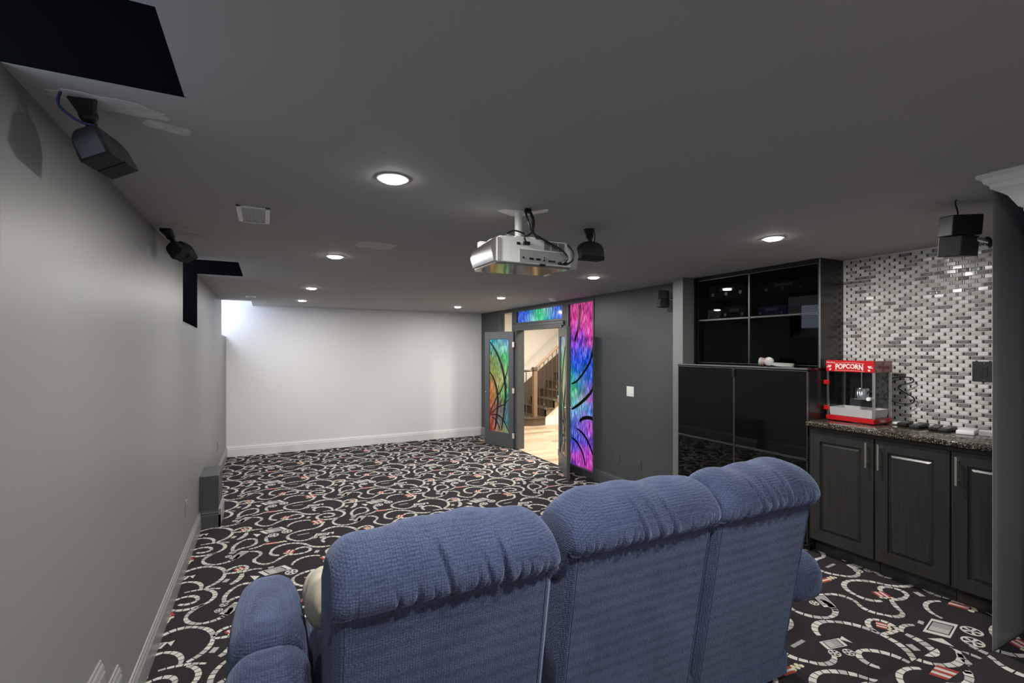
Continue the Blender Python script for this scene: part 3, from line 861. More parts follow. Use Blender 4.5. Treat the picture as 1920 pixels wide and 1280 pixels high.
# staircase climbing to +x along y = 9.5 .. 10.5
st = T('staircase', (5.4, 9.5, 0), label='brown wooden staircase with newel post seen through the doorway', cat='staircase')
SY0, SY1 = 9.50, 10.55
RUN, RISE = 0.225, 0.19
NST = 11
X0 = 5.43
for i in range(NST):
    x = X0 + (i) * RUN; z = RISE * (i + 1)
    if i == 0:
        pts = [(X0 + RUN, SY0 - 0.02), (X0 + RUN, SY1), (X0 - 0.42, SY1), (X0 - 0.50, 10.1), (X0 - 0.42, 9.75), (X0 - 0.28, 9.55), (X0 - 0.12, 9.47), (X0 + 0.02, 9.46)]
        bm = B(); prism(bm, pts, 'z', z - 0.03, z); obj('tread', bm, 'stair', st, world=True, bev=0.006)
        cx, cy = X0, 10.0
        bm = B(); prism(bm, [(a + (0.025 if a < X0 + 0.1 else 0) , b + (0.025 if b < 9.6 else 0)) for a, b in pts], 'z', 0, z - 0.03); obj('riser', bm, 'stair', st, world=True)
    else:
        obj('tread', boxes((x - 0.03, x + RUN, SY0 - 0.025, SY1, z - 0.03, z)), 'stair', st, world=True, bev=0.006)
        obj('riser', boxes((x, x + 0.02, SY0, SY1, z - RISE, z - 0.03)), 'stair', st, world=True)
bm = B()
prof_s = [(X0 + RUN * 0 + 0.02, 0.16)]
for i in range(1, NST):
    prof_s += [(X0 + i * RUN, RISE * i), (X0 + i * RUN, RISE * (i + 1) - 0.03)]
prof_s += [(X0 + NST * RUN, RISE * NST - 0.03), (X0 + NST * RUN, RISE * NST - 0.30), (X0 + 0.17, 0.16)]
prism(bm, prof_s, 'y', SY0, SY0 + 0.025); obj('stringer', bm, 'stair_light', st, world=True)
bm = B()
prism(bm, [(X0 - 0.55, 0.0), (X0 - 0.55, 0.30), (X0 + NST * RUN, RISE * NST + 0.44), (X0 + NST * RUN, RISE * NST - 0.3), (X0 - 0.1, 0.0)], 'y', SY1, SY1 + 0.03)
obj('wall_skirt', bm, 'stair', st, world=True)
bm = B(); box(bm, 5.36, 5.45, 9.505, 9.595, 0.19, 1.26); obj('newel_post', bm, 'stair_light', st, world=True, bev=0.006)
obj('newel_cap', boxes((5.335, 5.475, 9.48, 9.62, 1.26, 1.285), (5.35, 5.46, 9.495, 9.605, 1.285, 1.32)), 'stair', st, world=True, bev=0.005)
sl = RISE / RUN
bm = B()
ra = Vector((5.44, 9.55, 1.30)); rb = Vector((5.44 + 2.3, 9.55, 1.30 + 2.3 * sl))
loft(bm, [[(p.x, p.y + a, p.z + b) for a, b in ((-0.03, -0.03), (0.03, -0.03), (0.035, 0.01), (0.015, 0.035), (-0.015, 0.035), (-0.035, 0.01))] for p in (ra, rb)])
obj('handrail', bm, 'stair_light', st, world=True)
tubepts = [(5.13, 9.72, 1.235), (5.17, 9.62, 1.235), (5.27, 9.56, 1.24), (5.37, 9.55, 1.25)]
bm = B(); tube(bm, tubepts, 0.024, 8); obj('handrail', bm, 'stair', st, world=True, smooth=True)
for i in range(18):
    x = 5.53 + i * 0.1125
    zb = RISE * (int((x - X0) / RUN) + 1)
    zt = 1.27 + (x - 5.44) * sl
    bm = B(); cyl(bm, (x, 9.55, zb), (x, 9.55, zt), 0.009, 8)
    if i % 3 == 1:
        lathe(bm, [(0.009, 0), (0.022, 0.02), (0.03, 0.04), (0.012, 0.09), (0.009, 0.1)], 8, (x, 9.55, zb + 0.22))
    obj('baluster', bm, 'iron', st, world=True)
for (x, yy) in ((5.15, 9.68), (5.21, 9.60)):
    bm = B(); cyl(bm, (x, yy, 0.19), (x, yy, 1.23), 0.011, 8); obj('baluster', bm, 'iron', st, world=True)
bm = B(); prism(bm, [(X0 + 0.16, 0), (8.6, 0), (8.6, 2.45), (X0 + NST * RUN, RISE * NST - 0.31), (X0 + 0.17, 0.15)], 'y', SY0 + 0.03, SY0 + 0.09)
struct('wall_under_stair', bm, 'cream', 'cream wall under the staircase', 'wall')
struct('baseboard_hall', boxes((X0 + 0.03, HX1, SY0 + 0.005, SY0 + 0.03, 0, 0.15)), 'base_white', 'white baseboard under the staircase', 'baseboard')

# ================================================================== CEILING FITTINGS
def make_downlight(x, y, lb):
    t = T('recessed_downlight', (x, y, CEIL), label=lb, cat='downlight', group='lit recessed ceiling downlights')
    bm = B(); lathe(bm, [(0.062, 0.0), (0.066, -0.002), (0.064, -0.005), (0.052, -0.006), (0.050, 0.0)], 32); obj('trim_ring', bm, 'white_plastic', t, smooth=True)
    bm = B(); lathe(bm, [(0.052, -0.003), (0.050, -0.009), (0.040, -0.014), (0.022, -0.017), (0.004, -0.018)], 32); obj('diffuser', bm, 'dome', t, smooth='all')
    l = bpy.data.lights.new('downlight_beam', 'AREA'); l.shape = 'DISK'; l.size = 0.10; l.energy = LAMP_W; l.color = LAMP_COL
    l.spread = math.radians(180)
    lo = bpy.data.objects.new('downlight_beam', l); COL.objects.link(lo); lo.parent = t.o; lo.location = (0, 0, -0.022)
    return t
for x, y, lb in [(0.462, 1.997, 'lit round downlight between the white ceiling vent and the projector'),
                 (0.462, 3.88, 'lit round downlight beside the pale filler patch before the middle window bay'),
                 (0.462, 6.05, 'lit round downlight just beyond the middle window bay'),
                 (0.462, 7.678, 'lit round downlight over the screen wall beside the small ceiling vent'),
                 (2.855, 1.993, 'lit round downlight in front of the glass media cabinet'),
                 (2.855, 3.88, 'lit round downlight beyond the speaker behind the projector'),
                 (2.88, 6.03, 'lit round downlight beside the smoke detector'),
                 (2.86, 7.679, 'lit round downlight near the corner of screen wall and doorway'),
                 (0.462, 0.10, 'lit round downlight over the back tier by the grey wall'),
                 (1.05, 0.25, 'unseen round downlight over the back tier placed to light the wall end'),  # out of view and off the light grid, placed to light the wall end
                 (0.462, -1.75, 'lit round downlight by the back wall and the grey wall'),
                 (1.75, -1.75, 'lit round downlight by the back wall and the crown moulding')]:
    make_downlight(x, y, lb)

def vent(x0, x1, y0, y1, label):
    t = T('ceiling_vent', ((x0 + x1) / 2, (y0 + y1) / 2, CEIL), label=label, cat='vent')
    w, d = (x1 - x0) / 2, (y1 - y0) / 2
    f = 0.022
    obj('frame', boxes((-w, w, -d, -d + f * .6, -0.008, 0), (-w, w, d - f * .6, d, -0.008, 0), (-w, -w + f, -d, d, -0.008, 0), (w - f, w, -d, d, -0.008, 0)), 'white_plastic', t, bev=0.002)
    obj('back_plate', boxes((-w + 0.01, w - 0.01, -d + 0.01, d - 0.01, -0.002, 0.0)), 'grey_plastic', t)
    n = 6
    for i in range(n):
        x = -w + f + (i + 0.5) * (2 * w - 2 * f) / n
        bm = boxes((x - 0.0065, x + 0.0065, -d + f * .6, d - f * .6, -0.0045, -0.0035))
        obj('louvre', bm, 'grey_plastic', t)
    bm = B(); cyl(bm, (0, d - 0.006, -0.006), (0, d - 0.006, -0.013), 0.006, 10); obj('lever', bm, 'white_plastic', t)
vent(-0.135, 0.015, 2.70, 3.03, 'white framed ceiling vent beside the first downlight')
vent(-0.25, -0.13, 7.22, 7.48, 'small ceiling vent near the white screen wall')

t = T('smoke_detector', (3.55, 5.75, CEIL), label='round white smoke detector on the ceiling above the doorway', cat='smoke detector')
bm = B(); lathe(bm, [(0.065, 0), (0.067, -0.012), (0.060, -0.018)], 28); obj('base', bm, 'white_plastic', t, smooth=True)
bm = B(); lathe(bm, [(0.055, -0.018), (0.052, -0.034), (0.038, -0.042), (0.01, -0.044)], 28); obj('cover', bm, 'white_plastic', t, smooth=True)
bm = B(); cyl(bm, (0, 0, -0.042), (0, 0, -0.048), 0.012, 12); obj('test_button', bm, 'grey_plastic', t)

# ---- satellite speakers -------------------------------------------------------
def arch(w, h, n=9, sq=2.6):
    """arch outline: flat front at z=0, rounded back at z=h"""
    pts = [(-w / 2 * 0.94, 0), (w / 2 * 0.94, 0)]
    for i in range(n + 1):
        a = PI * i / n
        c, s = math.cos(a), math.sin(a)
        pts.append((math.copysign(abs(c) ** (2 / sq), c) * w / 2, 0.03 * (h / 0.1) + (h - 0.03 * (h / 0.1)) * abs(s) ** (2 / sq)))
    return pts
def surround(name, mount, body, rot, label, twist=0.0, wire=None):
    """twin-cube speaker: two narrow arch-backed cabinets side by side, grille at local z=0 facing -z, hung under a ceiling bracket"""
    t = T(name, body, rot, label=label, cat='speaker')
    for k, s in enumerate((-1, 1)):
        bm = B(); rings = []
        for z in (0.0, 0.03, 0.05, 0.068, 0.082, 0.092, 0.099, 0.104):
            q = max(0.0, (z - 0.03) / 0.076)
            sx = (1 - q ** 2.6) ** (1 / 2.6); sy = 0.25 + 0.75 * (1 - q ** 2.2) ** (1 / 2.2)
            w, h = 0.0785 * sx, 0.039 * sy
            c = min(0.008, w * 0.4)
            rings.append([(s * x, y, z) for x, y in ((0.0006, -h), (w - c, -h), (w, -h + c), (w, h - c), (w - c, h), (0.0006, h))])
        loft(bm, rings)
        ang = twist if s > 0 else 0
        if ang:
            bmesh.ops.rotate(bm, verts=bm.verts[:], cent=(0, 0, 0.05), matrix=Matrix.Rotation(ang, 3, 'X'))
        c = obj('speaker_cabinet', bm, 'charcoal', t, smooth=True)
        bm = B(); box(bm, min(0.002 * s, 0.076 * s), max(0.002 * s, 0.076 * s), -0.040, 0.040, -0.004, 0.021)
        if ang:
            bmesh.ops.rotate(bm, verts=bm.verts[:], cent=(0, 0, 0.05), matrix=Matrix.Rotation(ang, 3, 'X'))
        obj('grille', bm, 'black_soft', c, bev=0.003)
    Mi = t.M.inverted()
    top = Mi @ Vector(mount)
    nk = Vector((0, 0, 0.10)); mid = nk.lerp(top, 0.5)
    bm = B(); cyl(bm, nk, mid, 0.011, 12, 0.017); obj('neck', bm, 'black', t, smooth=True)
    bm = B(); bmesh.ops.create_uvsphere(bm, u_segments=14, v_segments=10, radius=0.023, matrix=Matrix.Translation(mid)); obj('ball_joint', bm, 'black', t, smooth='all')
    d = (top - mid)
    bm = B(); cyl(bm, mid, top, 0.019, 14, 0.034); obj('bracket', bm, 'black', t, smooth=True)
    if wire:
        bm = B(); tube(bm, [Mi @ Vector(p) for p in wire], 0.0035, 6); obj('wire', bm, 'blue_cable' if 'over the sofa' in label else 'cable', t, smooth=True)
    return t
surround('satellite_speaker', (-0.458, 1.745, CEIL), (-0.408, 1.80, 2.278), (-0.43, 0.0, PI / 2 - 0.25), 'black twin-cube ceiling speaker by the black window bay over the sofa',
         wire=[(-0.50, 1.73, CEIL), (-0.505, 1.735, 2.405), (-0.47, 1.745, 2.375), (-0.43, 1.755, 2.37)])
surround('satellite_speaker', (-0.525, 3.43, CEIL), (-0.43, 3.47, 2.292), (-0.75, 0.0, PI / 2 - 0.5), 'black twisted twin-cube speaker high in the corner before the middle window bay', twist=0.35)
surround('satellite_speaker', (1.69, 2.34, CEIL), (1.692, 2.335, 2.262), (0.05, 0, -0.05), 'black twin-cube ceiling speaker behind the projector',
         wire=[(1.725, 2.34, CEIL), (1.735, 2.345, 2.41), (1.728, 2.34, 2.375), (1.70, 2.34, 2.365)])
def stacked(name, loc, rot, wall_pt, label, s=0.08, tw=0.5, wire=None, depth=0.1):
    t = T(name, loc, rot, label=label, cat='speaker')
    for k in range(2):
        bm = B(); box(bm, -s / 2, s / 2, -depth / 2, depth / 2, 0.001, s - 0.001)
        Mx = Matrix.Translation((0, 0, (1 - k) * s)) @ Matrix.Rotation(tw if k else 0, 4, 'Z')
        bmesh.ops.transform(bm, verts=bm.verts[:], matrix=Mx)
        c = obj('speaker_cube', bm, 'charcoal' if k else 'black', t, bev=0.004)  # lower cube in a lighter plastic, its lit look put into the colour
        bm = B(); box(bm, -s / 2 + 0.004, s / 2 - 0.004, -depth / 2 - 0.004, -depth / 2 + 0.002, 0.004, s - 0.004)
        bmesh.ops.transform(bm, verts=bm.verts[:], matrix=Mx)
        obj('grille', bm, 'black_soft', c, bev=0.002)
    q = t.M.inverted() @ Vector(wall_pt)
    bm = B(); cyl(bm, (0, 0, s), q, 0.012, 12); obj('arm', bm, 'chrome', t, smooth=True)
    dv = q.normalized()
    bm = B(); cyl(bm, q - dv * 0.012, q, 0.026, 16); obj('wall_plate', bm, 'black', t, smooth=True)
    if wire:
        Mi = t.M.inverted()
        bm = B(); tube(bm, [Mi @ Vector(p) for p in wire], 0.0035, 6); obj('wire', bm, 'cable', t, smooth=True)
stacked('stacked_speaker', (2.985, 1.125, 2.185), (0.0, -0.12, 0.95), (3.06, 1.03, 2.25), 'black stacked twin-cube speaker with a thin wire before the mosaic tiles', s=0.098, tw=0.45, depth=0.125,
        wire=[(2.885, 1.09, CEIL), (2.90, 1.10, 2.425), (2.95, 1.11, 2.395), (2.975, 1.12, 2.375)])
stacked('stacked_speaker', (3.735, 3.86, 2.175), (0.05, 0.08, 0.75), (3.86, 3.80, 2.26), 'small black stacked twin-cube speaker on the slate wall by the pillar', s=0.088, tw=0.5)

# ---- projector -----------------------------------------------------------------
pj = T('projector', (1.2, 2.23, CEIL), label='white and silver video projector hung from the ceiling by a white mount', cat='projector')
x0, x1, y0, y1, z0, z1 = 0.972, 1.43, 2.10, 2.37, 2.160, 2.285
bm = B()
rows = []
for (yy, zt, inset) in ((y0, z1, 0), (y0 + 0.10, z1 + 0.005, 0), (y1 - 0.02, z1 - 0.012, 0), (y1, z1 - 0.025, 0.012)):
    rows.append([(x0 + 0.012, yy, z0 + inset), (x1 - 0.025, yy, z0 + inset), (x1 - 0.025, yy, zt - 0.02), (x1 - 0.06, yy, zt), (x0 + 0.03, yy, zt), (x0 + 0.012, yy, zt - 0.008)])
loft(bm, rows)
body = obj('projector_body', bm, 'white_plastic', pj, world=True, bev=0.004)
bm = B()
loft(bm, [[(x0 + 0.012, yy, z0 - 0.002), (x0 + 0.012, yy, zt), (x0 - 0.008, yy, zt - 0.012), (x0 - 0.02, yy, (z0 + zt) / 2), (x0 - 0.006, yy, z0 + 0.003)] for yy, zt in ((y0 + 0.004, z1 - 0.004), (y1 - 0.004, z1 - 0.02))])
obj('side_panel', bm, 'silver', pj, world=True, smooth=True)
obj('side_strip', boxes((x0 + 0.010, x0 + 0.024, y0 - 0.003, y0 + 0.004, z0 + 0.004, z1 - 0.01)), 'grey_plastic', pj, world=True)
bm = B()
loft(bm, [[(x1 - 0.03, yy, z0 - 0.012), (x1 - 0.03, yy, zt - 0.012), (x1 + 0.005, yy, zt - 0.02), (x1 + 0.016, yy, (z0 + zt) / 2), (x1 + 0.004, yy, z0 - 0.008)] for yy, zt in ((y0 - 0.004, z1), (y1, z1 - 0.02))])
obj('end_cap', bm, 'grey_plastic', pj, world=True, smooth=True)
bm = B(); prism(bm, [(x0 + 0.0, y0 + 0.004), (x1 - 0.02, y0 + 0.004), (x1 - 0.06, y1 - 0.02), (x0 + 0.02, y1 + 0.02), (x0 - 0.004, y1 - 0.02)], 'z', z0 - 0.012, z0 - 0.001)
obj('base_plate', bm, 'mirror_base', pj, world=True, bev=0.003)
pp = obj('port_panel', boxes((x0 + 0.13, x1 - 0.055, y0 - 0.003, y0 + 0.003, z0 + 0.006, z0 + 0.068)), 'grey_plastic', pj, world=True)
for kx in (0.15,):
    bm = B(); cyl(bm, (x0 + kx, y0 - 0.005, z0 + 0.028), (x0 + kx, y0, z0 + 0.028), 0.005, 12); obj('socket', bm, 'black', pj, world=True)
for kx in (0.195, 0.235):
    obj('port', boxes((x0 + kx - 0.013, x0 + kx + 0.013, y0 - 0.006, y0 - 0.002, z0 + 0.02, z0 + 0.030)), 'black', pj, world=True, bev=0.002)
for kz in (0.022, 0.035):
    bm = B(); cyl(bm, (x0 + 0.268, y0 - 0.006, z0 + kz), (x0 + 0.268, y0 - 0.002, z0 + kz), 0.005, 12); obj('socket', bm, 'black' if kz < .03 else 'chrome', pj, world=True)
for kx in (0.298, 0.312, 0.326):
    bm = B(); cyl(bm, (x0 + kx, y0 - 0.007, z0 + 0.02), (x0 + kx, y0 - 0.002, z0 + 0.02), 0.0055, 12); obj('socket', bm, 'black', pj, world=True)
for kx in (0.36, 0.39):
    obj('plug', boxes((x0 + kx - 0.012, x0 + kx + 0.012, y0 - 0.02, y0 - 0.002, z0 + 0.008, z0 + 0.020)), 'black', pj, world=True, bev=0.003)
obj('power_plug', boxes((x0 + 0.15, x0 + 0.185, y0 - 0.012, y0 + 0.004, z1 - 0.035, z1 - 0.018)), 'black', pj, world=True, bev=0.003)
obj('power_switch', boxes((x0 + 0.115, x0 + 0.133, y0 - 0.004, y0 + 0.002, z1 - 0.036, z1 - 0.024)), 'black', pj, world=True)
obj('lock_bar', boxes((x0 + 0.245, x0 + 0.275, y0 - 0.005, y0 + 0.004, z0 - 0.006, z0 + 0.004)), 'black', pj, world=True)
for c_ in range(3):
    for r_ in range(8):
        xx = x0 + 0.27 + c_ * 0.042; zz = z0 + 0.075 + r_ * 0.0055 * (1 if c_ < 3 else 1)
        obj('vent_slot', boxes((xx, xx + 0.036, y0 - 0.0025, y0 + 0.002, zz, zz + 0.0028)), 'black', pj, world=True)
for k in range(3):
    obj('top_slot', boxes((x0 + 0.26, x0 + 0.36, y0 + 0.03 + k * 0.02, y0 + 0.036 + k * 0.02, z1 - 0.002, z1 + 0.0045)), 'black', pj, world=True)
obj('foot', boxes((x0 + 0.012, x0 + 0.045, y1 - 0.06, y1 - 0.02, z1 - 0.022, z1 + 0.012)), 'white_plastic', pj, world=True, bev=0.003)
# mount
mc = (1.16, 2.15)
bm = B(); prism(bm, [(mc[0] - 0.12, mc[1] + 0.07), (mc[0] - 0.09, mc[1] + 0.03), (mc[0] + 0.03, mc[1] + 0.02), (mc[0] + 0.10, mc[1] - 0.06), (mc[0] + 0.115, mc[1] - 0.03), (mc[0] + 0.03, mc[1] + 0.11), (mc[0] - 0.02, mc[1] + 0.12)], 'z', CEIL - 0.005, CEIL)
obj('ceiling_plate', bm, 'white_plastic', pj, world=True)
bm = B(); cyl(bm, (mc[0] - 0.01, mc[1] + 0.05, CEIL - 0.004), (mc[0] - 0.01, mc[1] + 0.05, z1 + 0.02), 0.020, 18); obj('mount_pole', bm, 'white_plastic', pj, world=True, smooth=True)
bm = B(); box(bm, mc[0] - 0.05, mc[0] + 0.03, mc[1] + 0.01, mc[1] + 0.09, z1 + 0.006, z1 + 0.022); obj('mount_bracket', bm, 'white_plastic', pj, world=True, bev=0.004)
for sx, sy in ((-0.1, -0.02), (0.07, -0.02), (-0.08, 0.13), (0.08, 0.12)):
    bm = B(); tube(bm, [(mc[0] - 0.01, mc[1] + 0.05, z1 + 0.018), (mc[0] + sx * 0.8, mc[1] + 0.04 + sy * 0.8, z1 + 0.022), (mc[0] + sx, mc[1] + 0.04 + sy, z1 + 0.014), (mc[0] + sx, mc[1] + 0.04 + sy, z1 - 0.002)], 0.006, 8)
    obj('mount_arm', bm, 'white_plastic', pj, world=True, smooth=True)
for pts, rr in (([(1.155, 2.13, CEIL), (1.14, 2.10, 2.40), (1.145, 2.08, 2.35), (1.165, 2.08, 2.31), (1.20, 2.075, 2.29), (1.27, 2.08, 2.265), (1.33, 2.07, 2.235), (1.355, 2.06, 2.20), (1.345, 2.07, 2.178), (1.335, 2.085, 2.174)], 0.0052),
                ([(1.165, 2.13, CEIL), (1.165, 2.09, 2.39), (1.17, 2.085, 2.33), (1.19, 2.10, 2.305), (1.25, 2.16, 2.30), (1.33, 2.17, 2.30), (1.375, 2.12, 2.285), (1.39, 2.07, 2.24), (1.39, 2.06, 2.195), (1.375, 2.075, 2.176), (1.365, 2.085, 2.174)], 0.0048),
                ([(1.175, 2.13, CEIL), (1.18, 2.095, 2.38), (1.175, 2.09, 2.33), (1.15, 2.085, 2.30), (1.12, 2.08, 2.285), (1.13, 2.085, 2.264)], 0.004),
                ([(1.14, 2.12, 2.31), (1.08, 2.10, 2.315), (1.04, 2.10, 2.30), (1.03, 2.11, 2.289)], 0.004)):
    bm = B(); tube(bm, pts, rr, 8); obj('cable', bm, 'cable', pj, world=True, smooth=True)
obj('cable_outlet', boxes((1.150, 1.182, 2.118, 2.142, CEIL - 0.022, CEIL - 0.001)), 'black', pj, world=True, bev=0.004)

# ================================================================== SOFA
sf = T('reclining_sofa', (1.1, 1.7, Z1), label='three-seat blue chenille reclining sofa seen from behind', cat='sofa')
def back_section(xa, xb, yo, seed, crease):
    rnd = random.Random(seed)
    w = xb - xa
    # outside back panel, leaning towards the camera at the top
    bm = B()
    rings = []
    zz = [0.30, 0.36, 0.5, 0.8, 1.06, 1.13]
    for z in zz:
        yb = yo + 0.01 + (1.10 - z) * 0.17
        ins = 0.018 * max(0, (0.5 - z)) * 3
        rr = 0.02
        p = [(xa + rr + ins, yb), (xb - rr - ins, yb), (xb - ins, yb + rr), (xb - ins, yb + 0.20), (xa + ins, yb + 0.20), (xa + ins, yb + rr)]
        rings.append([(x, y, z) for x, y in p])
    loft(bm, rings)
    pan = obj('back_panel', bm, 'sofa', sf, world=True, smooth=True)
    for xx in (xa + 0.028, xb - 0.028):
        bm = B(); tube(bm, [(xx, yo + 0.01 + (1.10 - z) * 0.17 - 0.001, z) for z in (0.37, 0.6, 0.85, 1.09)], 0.0022, 6); sm_ = obj('seam', bm, 'sofa_dark', pan); sm_.data.transform(sf.M.inverted())
    # head roll
    ns = 220
    bm = B()
    prof = [(0.012, 1.098), (-0.012, 1.098), (-0.036, 1.120), (-0.040, 1.155), (-0.022, 1.200), (0.018, 1.240), (0.075, 1.262), (0.135, 1.262), (0.190, 1.238), (0.225, 1.190),
            (0.235, 1.12), (0.225, 1.03), (0.20, 0.95), (0.12, 0.95), (0.05, 1.02)]
    P = smooth_pts([(a, 0, b) for a, b in prof] + [(prof[0][0], 0, prof[0][1])], 4)[:-1]
    cy, cz = 0.095, 1.13
    cre = [(c + rnd.uniform(-0.008, 0.008), a_ * rnd.uniform(0.8, 1.2), rnd.uniform(0.005, 0.009), rnd.uniform(-0.20, -0.06), h_) for c, a_, h_ in crease]
    fine = [(rnd.uniform(0.05, 0.95), rnd.uniform(0.004, 0.009), rnd.uniform(0.004, 0.009)) for _ in range(22)]
    rings = []
    ov = 0.007
    for i in range(ns + 1):
        s = i / ns
        q = abs(2 * s - 1)
        k = max(0.0, 1 - q ** 6) ** 0.45
        k = 0.30 + 0.70 * k
        if i in (0, ns): k *= 0.8
        ring = []
        for j, p in enumerate(P):
            dy, dz = p.x - cy, p.z - cz
            up = max(0.0, min(1.0, (p.z - 1.10) / 0.16))
            kz = k if p.z > 1.10 else 0.45 * k + 0.55 * 1
            disp = 0.0
            if p.x < 0.17 and p.z > 1.09:
                for c, a, sg, tl, h_ in cre:
                    sc = c + tl * (up - 0.2) * 0.5
                    fade = max(0.0, min(1, (p.z - 1.09) / 0.02) * min(1.0, max(0.0, (h_ - up) / 0.3)))
                    disp -= a * fade * math.exp(-((s - sc) / sg) ** 2)
                    disp += 0.5 * a * fade * math.exp(-((s - sc - 3.0 * sg) / (2.6 * sg)) ** 2)
                for c, a, sg in fine:
                    disp -= a * math.exp(-((s - c) / sg) ** 2) * math.exp(-((p.z - 1.115) / 0.035) ** 2)
            L = math.hypot(dy, dz) or 1
            kk = (k if dz > 0 else kz)
            y = cy + dy * (0.55 + 0.45 * kk) * (1 + disp / L)
            z = cz + dz * kk * (1 + disp / L)
            sag = 0.006 * math.sin(s * 9 + seed) + 0.004 * math.sin(s * 23 + seed * 2)
            ring.append((xa - ov + (w + 2 * ov) * s, yo + y, z + sag * up - 0.012 * (q ** 3) * (1 - up) ))
        rings.append(ring)
    loft(bm, rings)
    roll = obj('head_roll', bm, 'sofa_dark' if False else 'sofa', sf, world=True, smooth='all')
    return pan
back_section(0.142, 0.765, 1.215, 3, ((0.24, 0.006, 0.5), (0.38, 0.008, 0.45), (0.455, 0.014, 0.95), (0.62, 0.010, 0.7), (0.70, 0.012, 0.85), (0.82, 0.006, 0.45)))
back_section(0.848, 1.485, 1.255, 5, ((0.26, 0.008, 0.5), (0.40, 0.014, 0.95), (0.50, 0.012, 0.9), (0.60, 0.012, 0.95), (0.74, 0.007, 0.5), (0.86, 0.007, 0.6)))
back_section(1.500, 2.082, 1.255, 8, ((0.20, 0.006, 0.4), (0.34, 0.012, 0.95), (0.42, 0.012, 0.9), (0.50, 0.010, 0.8), (0.60, 0.014, 0.95), (0.74, 0.008, 0.6), (0.86, 0.006, 0.5)))
# base, seats, footrests
bm = boxes((0.12, 2.10, 1.395, 2.12, Z1 + 0.04, 0.46)); obj('base', bm, 'sofa', sf, world=True, bev=0.03, seg=3)
bm = boxes((0.13, 2.09, 1.385, 1.42, Z1 + 0.03, 0.385)); obj('back_skirt', bm, 'sofa', sf, world=True, bev=0.012)
for xa, xb in ((0.14, 0.78), (0.80, 1.48), (1.50, 2.08)):
    bm = boxes((xa, xb, 1.55, 2.16, 0.46, 0.70)); bevel(bm, 0.06, 4); obj('seat', bm, 'sofa', sf, world=True, smooth='all')
    bm = boxes((xa + 0.01, xb - 0.01, 1.44, 1.66, 0.66, 1.10)); bevel(bm, 0.06, 4); obj('back_cushion', bm, 'sofa', sf, world=True, smooth='all')
    bm = boxes((xa + 0.01, xb - 0.01, 2.14, 2.21, 0.32, 0.66)); bevel(bm, 0.03, 3); obj('footrest', bm, 'sofa', sf, world=True, smooth='all')
for fx in (0.2, 2.0):
    for fy in (1.46, 2.05):
        bm = B(); cyl(bm, (fx, fy, Z1), (fx, fy, Z1 + 0.05), 0.025, 14, 0.03); obj('foot', bm, 'black', sf, world=True)
def arm(cx, s):
    def sect(y, w, zt, zb, lean=0.0, n=26):
        pts = []
        for i in range(n):
            a = 2 * PI * i / n
            c, sn = math.cos(a), math.sin(a)
            ex = math.copysign(abs(c) ** 0.62, c) * w / 2
            ez = math.copysign(abs(sn) ** 0.55, sn)
            z = (zt + zb) / 2 + ez * (zt - zb) / 2
            if sn > 0 and abs(c) > 0.6: ex *= 1.0
            pts.append((cx + ex + lean, y, z))
        return pts
    # padded arm top
    bm = B()
    loft(bm, [sect(y, w, zt, zb) for y, w, zt, zb in ((1.63, 0.150, 0.80, 0.60), (1.635, 0.19, 0.835, 0.575), (1.66, 0.222, 0.862, 0.55), (1.74, 0.238, 0.874, 0.54), (1.88, 0.238, 0.872, 0.54), (2.00, 0.226, 0.868, 0.54),
         (2.09, 0.205, 0.860, 0.54), (2.15, 0.175, 0.842, 0.54), (2.19, 0.13, 0.808, 0.55), (2.205, 0.07, 0.76, 0.6))])
    a = obj('armrest', bm, 'sofa', sf, world=True, smooth='all')
    bm = B()
    loft(bm, [sect(y, w, zt, zb) for y, w, zt, zb in ((1.32, 0.08, 0.715, 0.655), (1.33, 0.14, 0.75, 0.625), (1.365, 0.195, 0.785, 0.600), (1.42, 0.222, 0.808, 0.590), (1.46, 0.210, 0.812, 0.590), (1.53, 0.234, 0.840, 0.575), (1.60, 0.232, 0.850, 0.565), (1.65, 0.205, 0.835, 0.57), (1.67, 0.16, 0.80, 0.6))])
    obj('rear_arm_pad', bm, 'sofa', sf, world=True, smooth='all')
    bm = boxes((cx - 0.085, cx + 0.085, 1.58, 2.17, Z1 + 0.035, 0.66)); bevel(bm, 0.025, 3); obj('arm_side', bm, 'sofa', sf, world=True, smooth='all')
arm(0.005, -1); arm(2.18, 1)

# beige throw lying over the seat by the left arm
bm = B()
rings = []
for i in range(41):
    s = i / 40
    y = 1.68 + 0.30 * s
    k = math.sin(PI * min(max(s, 0.03), 0.97)) ** 0.4
    ring = []
    for j in range(28):
        a = 2 * PI * j / 28
        gv = 1 - 0.22 * math.exp(-((s - 0.42 - 0.10 * math.sin(a)) / 0.06) ** 2) - 0.12 * math.exp(-((s - 0.7 + 0.15 * math.cos(2 * a)) / 0.05) ** 2)
        rx = 0.066 * k * gv * (1 + 0.08 * math.sin(15 * s + 3 * a)); rz = 0.11 * k * gv * (1 + 0.10 * math.sin(9 * s + 2 * a))
        ring.append((0.172 + rx * 0.9 * math.cos(a), y, 0.868 + rz * 0.8 * math.sin(a)))
    rings.append(ring)
loft(bm, rings)
tag(obj('seat_pillow', bm, 'beige', smooth='all'), 'crumpled beige cushion tucked between sofa back and left arm', 'cushion')

# ================================================================== COUNTER ALCOVE
CT = 1.21
DX = 3.555
CY0, CY1 = 1.055, 2.20
